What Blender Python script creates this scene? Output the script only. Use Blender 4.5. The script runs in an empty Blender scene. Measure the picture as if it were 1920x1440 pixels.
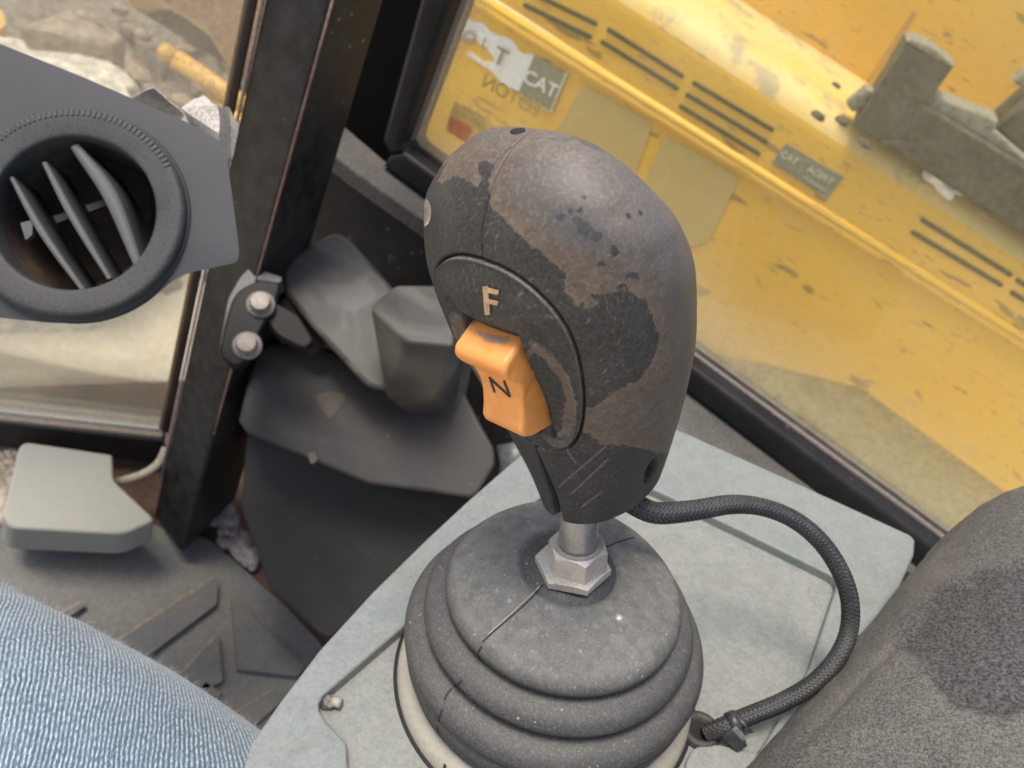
import bpy, bmesh, math, random
import numpy as np
from mathutils import Vector, Matrix, noise as mnoise
from mathutils.bvhtree import BVHTree
from mathutils.geometry import tessellate_polygon

random.seed(4); rng = np.random.default_rng(7)
scene = bpy.context.scene
COL = scene.collection

# ------------------------------------------------------------------ camera, sky, sun, exposure
FPX = 1440.0                                   # focal length in pixels of the 1920 wide photograph
CAMLOC = np.array([0.0, 0.0, 2.30])
UPC = np.array([0.411, 0.631, 0.658]); UPC /= np.linalg.norm(UPC)     # world up seen from the camera
YC = np.array([0, 0, -1.0]); YC = YC - (YC @ UPC) * UPC; YC /= np.linalg.norm(YC)
XC = np.cross(YC, UPC)
W3 = np.stack([XC, YC, UPC])                   # camera space -> world

cam = bpy.data.cameras.new('camera'); camo = bpy.data.objects.new('camera', cam); COL.objects.link(camo)
M4 = np.eye(4); M4[:3, :3] = W3; M4[:3, 3] = CAMLOC
camo.matrix_world = Matrix(M4.tolist())
cam.sensor_width = 36; cam.lens = 36 * FPX / 1920; cam.clip_start = 0.02; cam.clip_end = 500
cam.dof.use_dof = True; cam.dof.focus_distance = 0.255; cam.dof.aperture_fstop = 17
scene.camera = camo

SUN_C = np.array([0.05, 0.72, 0.69]); SUN_C /= np.linalg.norm(SUN_C)
SUN_W = W3 @ SUN_C
elev = math.asin(SUN_W[2]); azim = math.atan2(SUN_W[0], SUN_W[1])
world = bpy.data.worlds.new('World'); scene.world = world; world.use_nodes = True
nt = world.node_tree; bg = nt.nodes['Background']; sky = nt.nodes.new('ShaderNodeTexSky')
sky.sky_type = 'NISHITA'; sky.sun_disc = False; sky.sun_elevation = elev; sky.sun_rotation = azim
sky.air_density = 1.0; sky.dust_density = 4.0; sky.ozone_density = 1.0
nt.links.new(sky.outputs[0], bg.inputs[0]); bg.inputs[1].default_value = 0.11
sl = bpy.data.lights.new('sun', 'SUN'); sl.energy = 1.6; sl.angle = math.radians(20); sl.color = (1.0, 0.93, 0.82)
slo = bpy.data.objects.new('sun', sl); COL.objects.link(slo)
slo.rotation_euler = Vector(SUN_W.tolist()).to_track_quat('Z', 'Y').to_euler()
scene.view_settings.view_transform = 'Standard'; scene.view_settings.look = 'None'
scene.view_settings.exposure = 1.0; scene.view_settings.gamma = 1.0
scene.cycles.max_bounces = 8; scene.cycles.transparent_max_bounces = 12
scene.cycles.use_denoising = True

# ------------------------------------------------------------------ maths helpers
def ray(x, y): return np.array([(x - 960) / FPX, (720 - y) / FPX, -1.0])
def w(v): return W3 @ np.asarray(v, float) + CAMLOC          # camera-space point -> world
def wd(v): return W3 @ np.asarray(v, float)                  # direction
def P(x, y, z): return w(ray(x, y) * z)
def on(x, y, pl):                                            # point of a world plane behind a place in the view
    d = wd(ray(x, y)); return CAMLOC + d * (((pl[0] - CAMLOC) @ pl[1]) / (d @ pl[1]))
def pts_on(pts, pl): return [on(x, y, pl) for x, y in pts]
def unit(v): v = np.asarray(v, float); return v / np.linalg.norm(v)
def px_of(X):
    c = (np.asarray(X) - CAMLOC) @ W3
    return np.stack([960 + FPX * c[..., 0] / -c[..., 2], 720 - FPX * c[..., 1] / -c[..., 2]], -1)
UP = np.array([0, 0, 1.0])

def pchip(x, y, xi):
    x = np.asarray(x, float); y = np.asarray(y, float); h = np.diff(x); d = np.diff(y) / h
    m = np.zeros_like(y); m[0] = d[0]; m[-1] = d[-1]
    for i in range(1, len(x) - 1):
        if d[i-1] * d[i] > 0:
            w1 = 2*h[i] + h[i-1]; w2 = h[i] + 2*h[i-1]; m[i] = (w1+w2) / (w1/d[i-1] + w2/d[i])
    i = np.clip(np.searchsorted(x, xi) - 1, 0, len(x) - 2); s = (xi - x[i]) / h[i]
    return (2*s**3-3*s**2+1)*y[i] + (s**3-2*s**2+s)*h[i]*m[i] + (-2*s**3+3*s**2)*y[i+1] + (s**3-s**2)*h[i]*m[i+1]

def catmull(pts, n):
    p = np.asarray(pts, float); p = np.vstack([2*p[0]-p[1], p, 2*p[-1]-p[-2]]); out = []
    segs = len(p) - 3
    for t in np.linspace(0, segs - 1e-6, n):
        i = int(t); u = t - i; a, b, c, d = p[i:i+4]
        out.append(.5*((2*b)+(-a+c)*u+(2*a-5*b+4*c-d)*u*u+(-a+3*b-3*c+d)*u**3))
    return np.array(out)

def round_poly(pts, r, n=5):                                 # round the corners of a pixel outline
    pts = np.asarray(pts, float); out = []; N = len(pts)
    rs = r if hasattr(r, '__len__') else [r] * N
    for i in range(N):
        a, b, c = pts[i-1], pts[i], pts[(i+1) % N]; la = np.linalg.norm(a-b); lc = np.linalg.norm(c-b)
        d = min(rs[i], la*.48, lc*.48)
        if d < .5: out.append(b); continue
        p0 = b + (a-b)/la*d; p1 = b + (c-b)/lc*d
        for t in np.linspace(0, 1, n): out.append((1-t)**2*p0 + 2*t*(1-t)*b + t*t*p1)
    return np.array(out)

def sdf(q, poly, closed=True):                               # signed distance (inside > 0) of points q to a polygon
    q = np.asarray(q, float); poly = np.asarray(poly, float); n = len(poly); best = np.full(len(q), 1e9); ins = np.zeros(len(q), bool)
    for i in range(n if closed else n - 1):
        a, b = poly[i], poly[(i+1) % n]; ab = b - a
        t = np.clip(((q - a) @ ab) / max(ab @ ab, 1e-9), 0, 1); d = np.linalg.norm(q - a - t[:, None]*ab, axis=1); best = np.minimum(best, d)
    for i in range(n):
        a, b = poly[i], poly[(i+1) % n]
        if a[1] == b[1]: continue
        c = ((a[1] > q[:, 1]) != (b[1] > q[:, 1])) & (q[:, 0] < (b[0]-a[0])*(q[:, 1]-a[1])/(b[1]-a[1]) + a[0])
        ins ^= c
    return np.where(ins, best, -best)

# ------------------------------------------------------------------ object helpers
def empty(name, loc, label, cat, group=None):
    o = bpy.data.objects.new(name, None); COL.objects.link(o); o.location = tuple(loc); o.empty_display_size = .02
    o['label'] = label; o['category'] = cat
    if group: o['group'] = group
    return o
def root_loc(o):
    l = np.zeros(3)
    while o is not None: l = l + np.array(o.location); o = o.parent
    return l
def link(name, me, mat, parent=None, smooth=True, label=None, kind=None):
    """mesh given in world coordinates -> object"""
    o = bpy.data.objects.new(name, me); COL.objects.link(o)
    if mat is not None and not me.materials: me.materials.append(mat)
    if smooth: me.polygons.foreach_set('use_smooth', [True]*len(me.polygons))
    if parent is not None:
        l = root_loc(parent); me.transform(Matrix.Translation(Vector((-l).tolist()))); o.parent = parent
    if label: o['label'] = label
    if kind: o['kind'] = kind
    me.update()
    return o
def tag(o, label, cat, group=None):
    o['label'] = label; o['category'] = cat
    if group: o['group'] = group
    return o
def mesh_from(verts, faces):
    me = bpy.data.meshes.new('m'); me.from_pydata([tuple(map(float, v)) for v in verts], [], [tuple(map(int, f)) for f in faces]); me.update(); return me
def grid_mesh(V, closed_u=False, attrs=None):
    """V[i,j,3] -> quad mesh; rows i, columns j (wraps in j if closed_u)"""
    nu, nv = V.shape[:2]; me = bpy.data.meshes.new('g'); idx = np.arange(nu*nv).reshape(nu, nv)
    if closed_u: a = idx[:-1]; b = np.roll(idx, -1, 1)[:-1]; c = np.roll(idx, -1, 1)[1:]; d = idx[1:]
    else: a = idx[:-1, :-1]; b = idx[:-1, 1:]; c = idx[1:, 1:]; d = idx[1:, :-1]
    F = np.stack([a, b, c, d], -1).reshape(-1, 4)
    return fast_mesh(V.reshape(-1, 3), F)
def fast_mesh(V, F):
    me = bpy.data.meshes.new('g'); nF = len(F)
    me.vertices.add(len(V)); me.vertices.foreach_set('co', np.ascontiguousarray(V, np.float32).ravel())
    me.loops.add(nF*4); me.loops.foreach_set('vertex_index', np.ascontiguousarray(F, np.int32).ravel())
    me.polygons.add(nF); me.polygons.foreach_set('loop_start', np.arange(nF, dtype=np.int32)*4)
    me.update(calc_edges=True); me.validate(); return me
def add_attr(me, name, vals):
    a = me.attributes.new(name, 'FLOAT', 'POINT'); a.data.foreach_set('value', np.ascontiguousarray(vals, np.float32))
def finish(bm, sharp=35):
    bmesh.ops.recalc_face_normals(bm, faces=bm.faces)
    me = bpy.data.meshes.new('b'); bm.to_mesh(me); bm.free()
    return me
def slab_mesh(front, back_vec, bevel=0.0, seg=3, taper=None):
    """outline (world points) extruded by back_vec; the front rim bevelled"""
    bm = bmesh.new(); f = np.asarray(front, float); bv = np.asarray(back_vec, float)
    c = f.mean(0); bk = f + bv if taper is None else c + (f - c)*taper + bv
    a = [bm.verts.new(tuple(p)) for p in f]; b = [bm.verts.new(tuple(p)) for p in bk]; n = len(a)
    ff = bm.faces.new(a); bm.faces.new(b[::-1])
    for i in range(n): bm.faces.new((a[i], b[i], b[(i+1) % n], a[(i+1) % n]))
    bmesh.ops.recalc_face_normals(bm, faces=bm.faces)
    if bevel > 0:
        es = list(ff.edges)
        bmesh.ops.bevel(bm, geom=es, offset=bevel, segments=seg, profile=.5, affect='EDGES', clamp_overlap=True)
    return finish(bm)
def shade_auto(o, deg=32):
    me = o.data
    for p in me.polygons: p.use_smooth = True
    bm = bmesh.new(); bm.from_mesh(me)
    for e in bm.edges:
        if len(e.link_faces) == 2: e.smooth = e.calc_face_angle(0) < math.radians(deg)
    bm.to_mesh(me); bm.free()
    return o
def slab(name, front, back_vec, mat, parent=None, bevel=0.0, seg=3, taper=None, label=None):
    o = shade_auto(link(name, slab_mesh(front, back_vec, bevel, seg, taper), mat, parent, label=label))
    return weighted(o) if bevel else o
def weighted(o):
    m = o.modifiers.new('weighted', 'WEIGHTED_NORMAL'); m.keep_sharp = True; m.weight = 90; return o
def holed_slab_mesh(front, hole, back_vec, bevel):
    bm = bmesh.new(); a = [bm.verts.new(tuple(p)) for p in front]; h = [bm.verts.new(tuple(p)) for p in hole]
    ea = [bm.edges.new((a[i], a[(i+1) % len(a)])) for i in range(len(a))]; eh = [bm.edges.new((h[i], h[(i+1) % len(h)])) for i in range(len(h))]
    bmesh.ops.triangle_fill(bm, use_beauty=True, edges=ea + eh)
    b = [bm.verts.new(tuple(np.array(v.co) + back_vec)) for v in a]; n = len(a)
    for i in range(n): bm.faces.new((a[i], b[i], b[(i+1) % n], a[(i+1) % n]))
    hb_ = [bm.verts.new(tuple(np.array(v.co) + back_vec)) for v in h]; m = len(h)
    for i in range(m): bm.faces.new((h[i], h[(i+1) % m], hb_[(i+1) % m], hb_[i]))
    bmesh.ops.recalc_face_normals(bm, faces=bm.faces)
    bmesh.ops.bevel(bm, geom=ea, offset=bevel, segments=5, profile=.5, affect='EDGES', clamp_overlap=True)
    return finish(bm)
def box_from(o, x, y, z, mat, name, parent=None, bevel=.0):
    """box with a corner o and three edge vectors"""
    o = np.asarray(o); return slab(name, [o, o+x, o+x+y, o+y], z, mat, parent, bevel)
def tube_mesh(path, rad, n=14, cap=True):
    path = np.asarray(path, float); m = len(path); rad = np.broadcast_to(np.asarray(rad, float), (m,))
    T = np.gradient(path, axis=0); T /= np.linalg.norm(T, axis=1)[:, None]
    ref = np.array([0, 0, 1.0]) if abs(T[0][2]) < .9 else np.array([1.0, 0, 0])
    u = unit(np.cross(T[0], ref)); V = []
    for i in range(m):
        u = unit(u - (u @ T[i]) * T[i]); v = np.cross(T[i], u)
        a = np.linspace(0, 2*np.pi, n, endpoint=False)
        V.append(path[i] + rad[i]*(np.cos(a)[:, None]*u + np.sin(a)[:, None]*v))
    V = np.array(V); me = grid_mesh(V, True)
    if cap:
        bm = bmesh.new(); bm.from_mesh(me); bm.verts.ensure_lookup_table()
        bm.faces.new([bm.verts[i] for i in range(n)][::-1]); bm.faces.new([bm.verts[(m-1)*n+i] for i in range(n)])
        me2 = finish(bm); return me2
    return me
def tube(name, path, rad, mat, parent=None, n=14):
    return link(name, tube_mesh(path, rad, n), mat, parent)
def frame_from(z, xhint):
    z = unit(z); x = np.asarray(xhint, float); x = unit(x - (x @ z)*z); return x, np.cross(z, x), z
def lathe_mesh(prof, org, axis, xh, n=96, jitter=0, capend=False):
    x, y, z = frame_from(axis, xh); a = np.linspace(0, 2*np.pi, n, endpoint=False)
    V = np.array([[org + r*(math.cos(t)*x + math.sin(t)*y) + h*z for t in a] for r, h in prof])
    me = grid_mesh(V, True)
    bm = bmesh.new(); bm.from_mesh(me); bm.verts.ensure_lookup_table()
    if prof[0][0] > 1e-6 and capend: bm.faces.new([bm.verts[i] for i in range(n)])
    bmesh.ops.remove_doubles(bm, verts=bm.verts, dist=1e-7)
    return finish(bm)
def hexprism(name, org, axis, xh, rad, height, mat, parent, chamfer=.0012, rot=0):
    x, y, z = frame_from(axis, xh); n = 6; m = 8
    # hexagon with the turned chamfer of a real nut
    ring = []
    K_ = 48
    for k in range(K_):
        t = 2*np.pi*k/K_ + rot; tt = (2*np.pi*k/K_) % (np.pi/3) - np.pi/6
        ring.append((t, rad*math.cos(np.pi/6)/math.cos(tt)))
    apo = rad*math.cos(np.pi/6); V = []
    lv = [(0, 1), (height - chamfer*1.6, 1)]
    rows = []
    rows.append([org + r*(math.cos(t)*x + math.sin(t)*y) for t, r in ring])
    top1 = []
    for t, r in ring:
        drop = chamfer*1.5*((r-apo)/(rad-apo))**1.0
        top1.append(org + r*(math.cos(t)*x+math.sin(t)*y) + (height-chamfer*.25-drop)*z)
    rows.append(top1)
    rows.append([org + apo*.97*(math.cos(t)*x+math.sin(t)*y) + height*z for t, r in ring])
    rows.append([org + apo*.5*(math.cos(t)*x+math.sin(t)*y) + height*z for t, r in ring])
    rows.append([org + .0002*(math.cos(t)*x + math.sin(t)*y) + height*z for t, r in ring])
    me = grid_mesh(np.array(rows), True)
    o = link(name, me, mat, parent); return shade_auto(o, 25)

# ------------------------------------------------------------------ materials
class NT:
    def __init__(s, name):
        s.m = bpy.data.materials.new(name); s.m.use_nodes = True; s.t = s.m.node_tree; s.b = s.t.nodes['Principled BSDF']; s.out = s.t.nodes['Material Output']
        s.tc = s.t.nodes.new('ShaderNodeTexCoord'); s.co = s.tc.outputs['Object']
    def n(s, ty, **k):
        o = s.t.nodes.new(ty)
        for a, b in k.items(): setattr(o, a, b)
        return o
    def l(s, a, b): s.t.links.new(a, b)
    def noise(s, scale, detail=5, rough=.6, co=None, dist=0):
        o = s.n('ShaderNodeTexNoise'); o.inputs['Scale'].default_value = scale; o.inputs['Detail'].default_value = detail; o.inputs['Roughness'].default_value = rough
        o.inputs['Distortion'].default_value = dist
        s.l(co or s.co, o.inputs['Vector']); return o.outputs['Fac']
    def vor(s, scale, feature='F1', co=None, rand=1):
        o = s.n('ShaderNodeTexVoronoi', feature=feature); o.inputs['Scale'].default_value = scale; s.l(co or s.co, o.inputs['Vector'])
        if 'Randomness' in o.inputs: o.inputs['Randomness'].default_value = rand
        return o.outputs['Distance']
    def ramp(s, fac, a, b, lo=0., hi=1.):
        o = s.n('ShaderNodeMapRange', clamp=True); s.l(fac, o.inputs[0]) if not isinstance(fac, float) else None
        o.inputs[1].default_value = a; o.inputs[2].default_value = b; o.inputs[3].default_value = lo; o.inputs[4].default_value = hi; return o.outputs[0]
    def math(s, op, a, b=None, c=None):
        o = s.n('ShaderNodeMath', operation=op)
        for i, v in enumerate((a, b, c)):
            if v is None: continue
            if isinstance(v, (int, float)): o.inputs[i].default_value = v
            else: s.l(v, o.inputs[i])
        return o.outputs[0]
    def mix(s, fac, a, b):
        o = s.n('ShaderNodeMix', data_type='RGBA')
        for sock, v in ((o.inputs[0], fac), (o.inputs[6], a), (o.inputs[7], b)):
            if isinstance(v, (int, float)): sock.default_value = v
            elif isinstance(v, tuple): sock.default_value = (*v, 1) if len(v) == 3 else v
            else: s.l(v, sock)
        return o.outputs[2]
    def attr(s, name): o = s.n('ShaderNodeAttribute', attribute_name=name); return o.outputs['Fac']
    def mapping(s, scale=(1, 1, 1), rot=(0, 0, 0), co=None):
        o = s.n('ShaderNodeMapping'); o.inputs['Scale'].default_value = scale; o.inputs['Rotation'].default_value = rot; s.l(co or s.co, o.inputs[0]); return o.outputs[0]
    def bump(s, h, strength=.3, dist=.001, normal=None):
        o = s.n('ShaderNodeBump'); o.inputs['Strength'].default_value = strength; o.inputs['Distance'].default_value = dist; s.l(h, o.inputs['Height'])
        if normal is not None: s.l(normal, o.inputs['Normal'])
        return o.outputs[0]
    def setc(s, c): s.l(c, s.b.inputs['Base Color']) if not isinstance(c, tuple) else setattr(s.b.inputs['Base Color'], 'default_value', (*c, 1))
    def setr(s, r): s.l(r, s.b.inputs['Roughness']) if not isinstance(r, (int, float)) else setattr(s.b.inputs['Roughness'], 'default_value', r)
    def setn(s, n): s.l(n, s.b.inputs['Normal'])

def pmat(name, base, rough=.55, dust=(.3, .28, .25), amt=.35, dscale=25, fine=500, bump=.15, bdist=.0004, speck=0, sscale=120, metal=0., scratch=0, var=.33, spec=.5, rust=None):
    t = NT(name); n1 = t.noise(dscale, 7, .65); n2 = t.noise(fine, 4, .6)
    f = t.math('MULTIPLY', t.ramp(n1, .38, .72), amt)
    f = t.math('MULTIPLY', f, t.ramp(n2, .25, .7, .55, 1.1))
    dk = tuple(c*(1-var) for c in base); lt = tuple(min(1, c*(1+var)) for c in base)
    c = t.mix(t.ramp(n2, .38, .62), dk, lt); c = t.mix(f, c, dust)
    if rust:
        c = t.mix(t.ramp(t.noise(dscale*.8, 6, .7), .58, .66), c, rust)
    if speck:
        v = t.vor(sscale); nn = t.noise(sscale*.25, 3)
        sp = t.math('MULTIPLY', t.math('LESS_THAN', v, t.ramp(nn, .45, .8, 0, .22)), speck); c = t.mix(sp, c, dust)
    hb = n2
    if scratch:
        mp = t.mapping((1, 18, 1), (.3, .5, .9)); sc = t.noise(60, 3, .6, mp); sm = t.math('MULTIPLY', t.ramp(sc, .66, .70), scratch); c = t.mix(sm, c, dust)
    t.setc(c); t.setr(t.ramp(t.math('ADD', f, t.math('MULTIPLY', n2, .2)), 0, .6, rough-.08, min(1, rough+.25)))
    t.b.inputs['Metallic'].default_value = metal; t.b.inputs['Specular IOR Level'].default_value = spec
    if bump: t.setn(t.bump(hb, bump, bdist))
    return t.m

M = {}
M['black_metal'] = pmat('black_painted_metal', (.0095, .0098, .0105), .45, (.17, .165, .155), .17, 60, 420, .1, speck=.9, sscale=75, spec=.28)
M['black_frame'] = pmat('black_window_frame', (.008, .0082, .010), .5, (.18, .17, .17), .10, 10, 400, .12, speck=.4, sscale=70, spec=.3)
M['black_wall'] = pmat('black_side_wall', (.012, .0125, .0125), .6, (.2, .19, .18), .16, 12, 300, .15, speck=.7, sscale=75, spec=.25)
M['cover'] = pmat('dusty_black_plastic', (.022, .021, .021), .55, (.12, .11, .095), .55, 16, 200, .12, speck=.6, sscale=50, var=.14, spec=.35)
M['cover_grey'] = pmat('dusty_grey_plastic', (.048, .049, .047), .5, (.19, .175, .145), .8, 18, 200, .12, speck=.5, sscale=70, var=.12, spec=.4)
M['ledge'] = pmat('dusty_ledge', (.070, .066, .060), .8, (.155, .143, .127), .6, 20, 300, .2)
M['gasket'] = pmat('dusty_rubber_gasket', (.17, .14, .12), .85, (.25, .21, .18), .5, 60, 500, .2)
M['dark_rubber'] = pmat('dark_rubber_seal', (.02, .02, .022), .6, (.2, .17, .14), .3, 60, 500, .1)
M['slate'] = pmat('slate_plastic', (.028, .0295, .0345), .62, (.11, .11, .11), .14, 12, 900, .25, .0003, var=.15)
M['ring'] = pmat('dark_vent_ring', (.030, .0302, .0295), .65, (.13, .127, .12), .35, 20, 700, .2, .0003)
M['fin'] = pmat('vent_louver', (.066, .073, .070), .6, (.16, .155, .14), .2, 40, 500, .1, var=.1)
M['duct'] = pmat('dark_duct', (.040, .025, .019), .8, (.16, .10, .07), .6, 30, 300, .2)
M['steel'] = pmat('worn_zinc_steel', (.46, .43, .39), .42, (.62, .57, .48), .5, 120, 900, .15, .0002, metal=.55, var=.12)
M['shaft'] = pmat('brushed_steel', (.30, .30, .305), .38, (.42, .40, .38), .4, 140, 1500, .12, .0001, metal=.85, var=.15)
M['bolt'] = pmat('bolt_steel', (.21, .195, .18), .5, (.28, .24, .2), .5, 90, 700, .1, metal=.5)
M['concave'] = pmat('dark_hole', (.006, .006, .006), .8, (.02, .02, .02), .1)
M['boltplate'] = pmat('bracket_black', (.005, .005, .0055), .5, (.08, .08, .08), .12, 30, 400, .1, speck=.4, sscale=120, spec=.2)
M['hose'] = pmat('beige_hose', (.36, .32, .24), .6, (.5, .44, .34), .4, 60, 400, .05)
M['pad'] = pmat('grey_pad_plastic', (.27, .275, .245), .65, (.40, .37, .30), .45, 12, 600, .15, .0003, speck=.3, sscale=40, var=.08)
M['matrub'] = pmat('floor_mat_rubber', (.120, .123, .118), .85, (.24, .215, .18), .5, 14, 160, .2, .0006, speck=.7, sscale=42, var=.12)
M['treadm'] = pmat('tread_rubber', (.098, .100, .097), .8, (.22, .19, .155), .4, 14, 180, .2, .0006, speck=.4, sscale=50, var=.1)
M['rustfloor'] = pmat('rusty_floor', (.085, .046, .031), .85, (.17, .11, .08), .7, 30, 200, .4, .001)
M['paper'] = pmat('crumpled_paper', (.46, .43, .39), .8, (.3, .26, .22), .4, 30, 500, .1)
M['cableinner'] = pmat('cable_core', (.010, .011, .012), .6, (.05, .05, .05), .2)
M['braid'] = pmat('braided_nylon', (.024, .0255, .0265), .5, (.13, .13, .125), .3, 60, 900, .1, .0002)
M['tie'] = pmat('cable_tie_nylon', (.022, .026, .026), .4, (.2, .22, .22), .2, 80, 900, .05)
M['soil'] = pmat('dark_soil', (.20, .17, .135), .95, (.30, .26, .20), .7, 2.5, 30, .8, .02, var=.4)
M['concrete'] = pmat('broken_concrete', (.62, .58, .48), .9, (.72, .67, .56), .6, 3, 25, .5, .01)
M['brownstone'] = pmat('brown_rubble', (.33, .26, .19), .9, (.45, .38, .29), .6, 4, 30, .6, .01)
M['orange'] = pmat('orange_paint', (.74, .42, .07), .45, (.5, .35, .18), .3, 5, 60, .05)
M['rustplate'] = pmat('rusty_orange_plate', (.66, .38, .18), .7, (.74, .52, .34), .6, 2, 40, .2, .003, rust=(.48, .26, .13))
M['decalgrey'] = pmat('faded_decal', (.22, .21, .135), .6, (.42, .38, .25), .45, 20, 300, 0)
M['decalwhite'] = pmat('decal_white', (.62, .62, .50), .6, (.5, .5, .4), .3, 30, 300, 0)
M['stickerwhite'] = pmat('torn_sticker_white', (.92, .93, .84), .6, (.75, .75, .6), .3, 40, 400, .1)
M['slot'] = pmat('dark_vent_slot', (.15, .12, .045), .8, (.22, .17, .08), .4, 30, 300, .1)
M['screen'] = pmat('khaki_mesh_screen', (.54, .39, .13), .8, (.60, .45, .18), .5, 4, 300, .05, var=.06)
M['oldrubber'] = pmat('dusty_olive_bracket', (.066, .059, .036), .8, (.155, .145, .095), .55, 25, 90, .3, .002, scratch=.4)
M['skirt'] = pmat('olive_skirt', (.42, .33, .12), .85, (.56, .46, .21), .6, 12, 90, .2, .002, scratch=.3)
M['railtop'] = pmat('pale_rail', (.20, .19, .135), .8, (.32, .30, .21), .5, 20, 100, .2)
M['ink'] = pmat('black_ink', (.016, .012, .012), .5, (.05, .03, .02), .2, 200, 900, 0)
M['inkfaint'] = pmat('faded_ink', (.48, .38, .14), .6, (.62, .46, .14), .5, 120, 600, 0)
M['inkdark'] = pmat('sticker_ink', (.30, .24, .09), .6, (.45, .35, .12), .4, 200, 900, 0)
def paper_mat(name, col):
    t = NT(name); n = t.noise(60, 4); c = t.mix(t.ramp(n, .4, .7), col, tuple(min(1, x*1.15) for x in col)); t.setc(c); t.setr(.6)
    tl = t.n('ShaderNodeBsdfTranslucent'); t.l(c, tl.inputs[0]); mx = t.n('ShaderNodeMixShader'); mx.inputs[0].default_value = .75
    t.l(t.b.outputs[0], mx.inputs[1]); t.l(tl.outputs[0], mx.inputs[2]); t.l(mx.outputs[0], t.out.inputs[0]); return t.m
M['stickred'] = paper_mat('red_label', (.95, .42, .28))
M['stickyel'] = paper_mat('pale_yellow_label', (.88, .74, .36))
M['fletter'] = pmat('worn_tan_letter', (.40, .25, .12), .6, (.55, .50, .45), .45, 500, 1500, .1)
M['skin'] = pmat('leg_skin', (.42, .26, .19), .6, (.4, .25, .2), .1)

def cover_mat(name, a, b, smear, amt):
    t = NT(name); n1 = t.noise(9, 6, .6); n2 = t.noise(240, 4, .6)
    c = t.mix(t.ramp(n1, .35, .65), a, b); c = t.mix(t.math('MULTIPLY', t.ramp(n2, .4, .65), .25), c, tuple(x*1.5 for x in b))
    mp = t.mapping((1.0, 2.6, 1.0), (.5, .3, .8)); sm = t.noise(10, 3, .5, mp, .9); c = t.mix(t.math('MULTIPLY', t.ramp(sm, .45, .72), amt), c, smear)
    sp = t.math('LESS_THAN', t.vor(48), t.ramp(t.noise(12, 3), .5, .8, 0, .16)); c = t.mix(t.math('MULTIPLY', sp, .7), c, smear)
    t.setc(c); t.setr(t.ramp(sm, .4, .65, .42, .68)); t.b.inputs['Specular IOR Level'].default_value = .4; t.setn(t.bump(n2, .12, .0004)); return t.m
M['cover'] = cover_mat('dusty_black_plastic', (.024, .0225, .0225), (.029, .027, .027), (.085, .077, .067), .5)
M['cover_grey'] = cover_mat('dusty_grey_plastic', (.040, .040, .0395), (.050, .050, .048), (.165, .155, .132), .62)
def yellow_mat(name, dusty):
    t = NT(name); n1 = t.noise(3.0, 6, .6); n2 = t.noise(60, 4); n3 = t.noise(9, 8, .7)
    c = t.mix(t.ramp(n1, .3, .7), (.78, .44, .045), (.84, .50, .065))
    c = t.mix(t.math('MULTIPLY', t.ramp(n3, .56, .72), .35), c, (.55, .43, .22))
    mp = t.mapping((1.5, 40, 6), (.4, .9, .3)); sc = t.noise(5, 3, .55, mp)
    c = t.mix(t.math('MULTIPLY', t.ramp(sc, .63, .665), .75), c, (.24, .165, .06)); mp3 = t.mapping((6, 1.5, 44), (.9, .2, 1.4)); sc3 = t.noise(5, 3, .55, mp3); c = t.mix(t.math('MULTIPLY', t.ramp(sc3, .63, .67), .6), c, (.30, .22, .09))
    v = t.vor(22); nn = t.noise(5, 3); c = t.mix(t.math('MULTIPLY', t.math('LESS_THAN', v, t.ramp(nn, .5, .85, 0, .2)), .7), c, (.17, .12, .05))
    if dusty:
        d = t.noise(7, 9, .72); c = t.mix(t.ramp(d, .36, .56, .45, 1.), c, (.74, .54, .22))
        d2 = t.noise(11, 8, .7); c = t.mix(t.math('MULTIPLY', t.ramp(d2, .53, .62), .7), c, (.30, .27, .17))
    t.setc(c); t.setr(t.ramp(n1, .3, .7, .42, .6)); t.setn(t.bump(n2, .08, .002)); return t.m
M['yellow'] = yellow_mat('worn_yellow_paint', False)
M['yellow_dusty'] = yellow_mat('dust_covered_yellow_paint', True)

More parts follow.
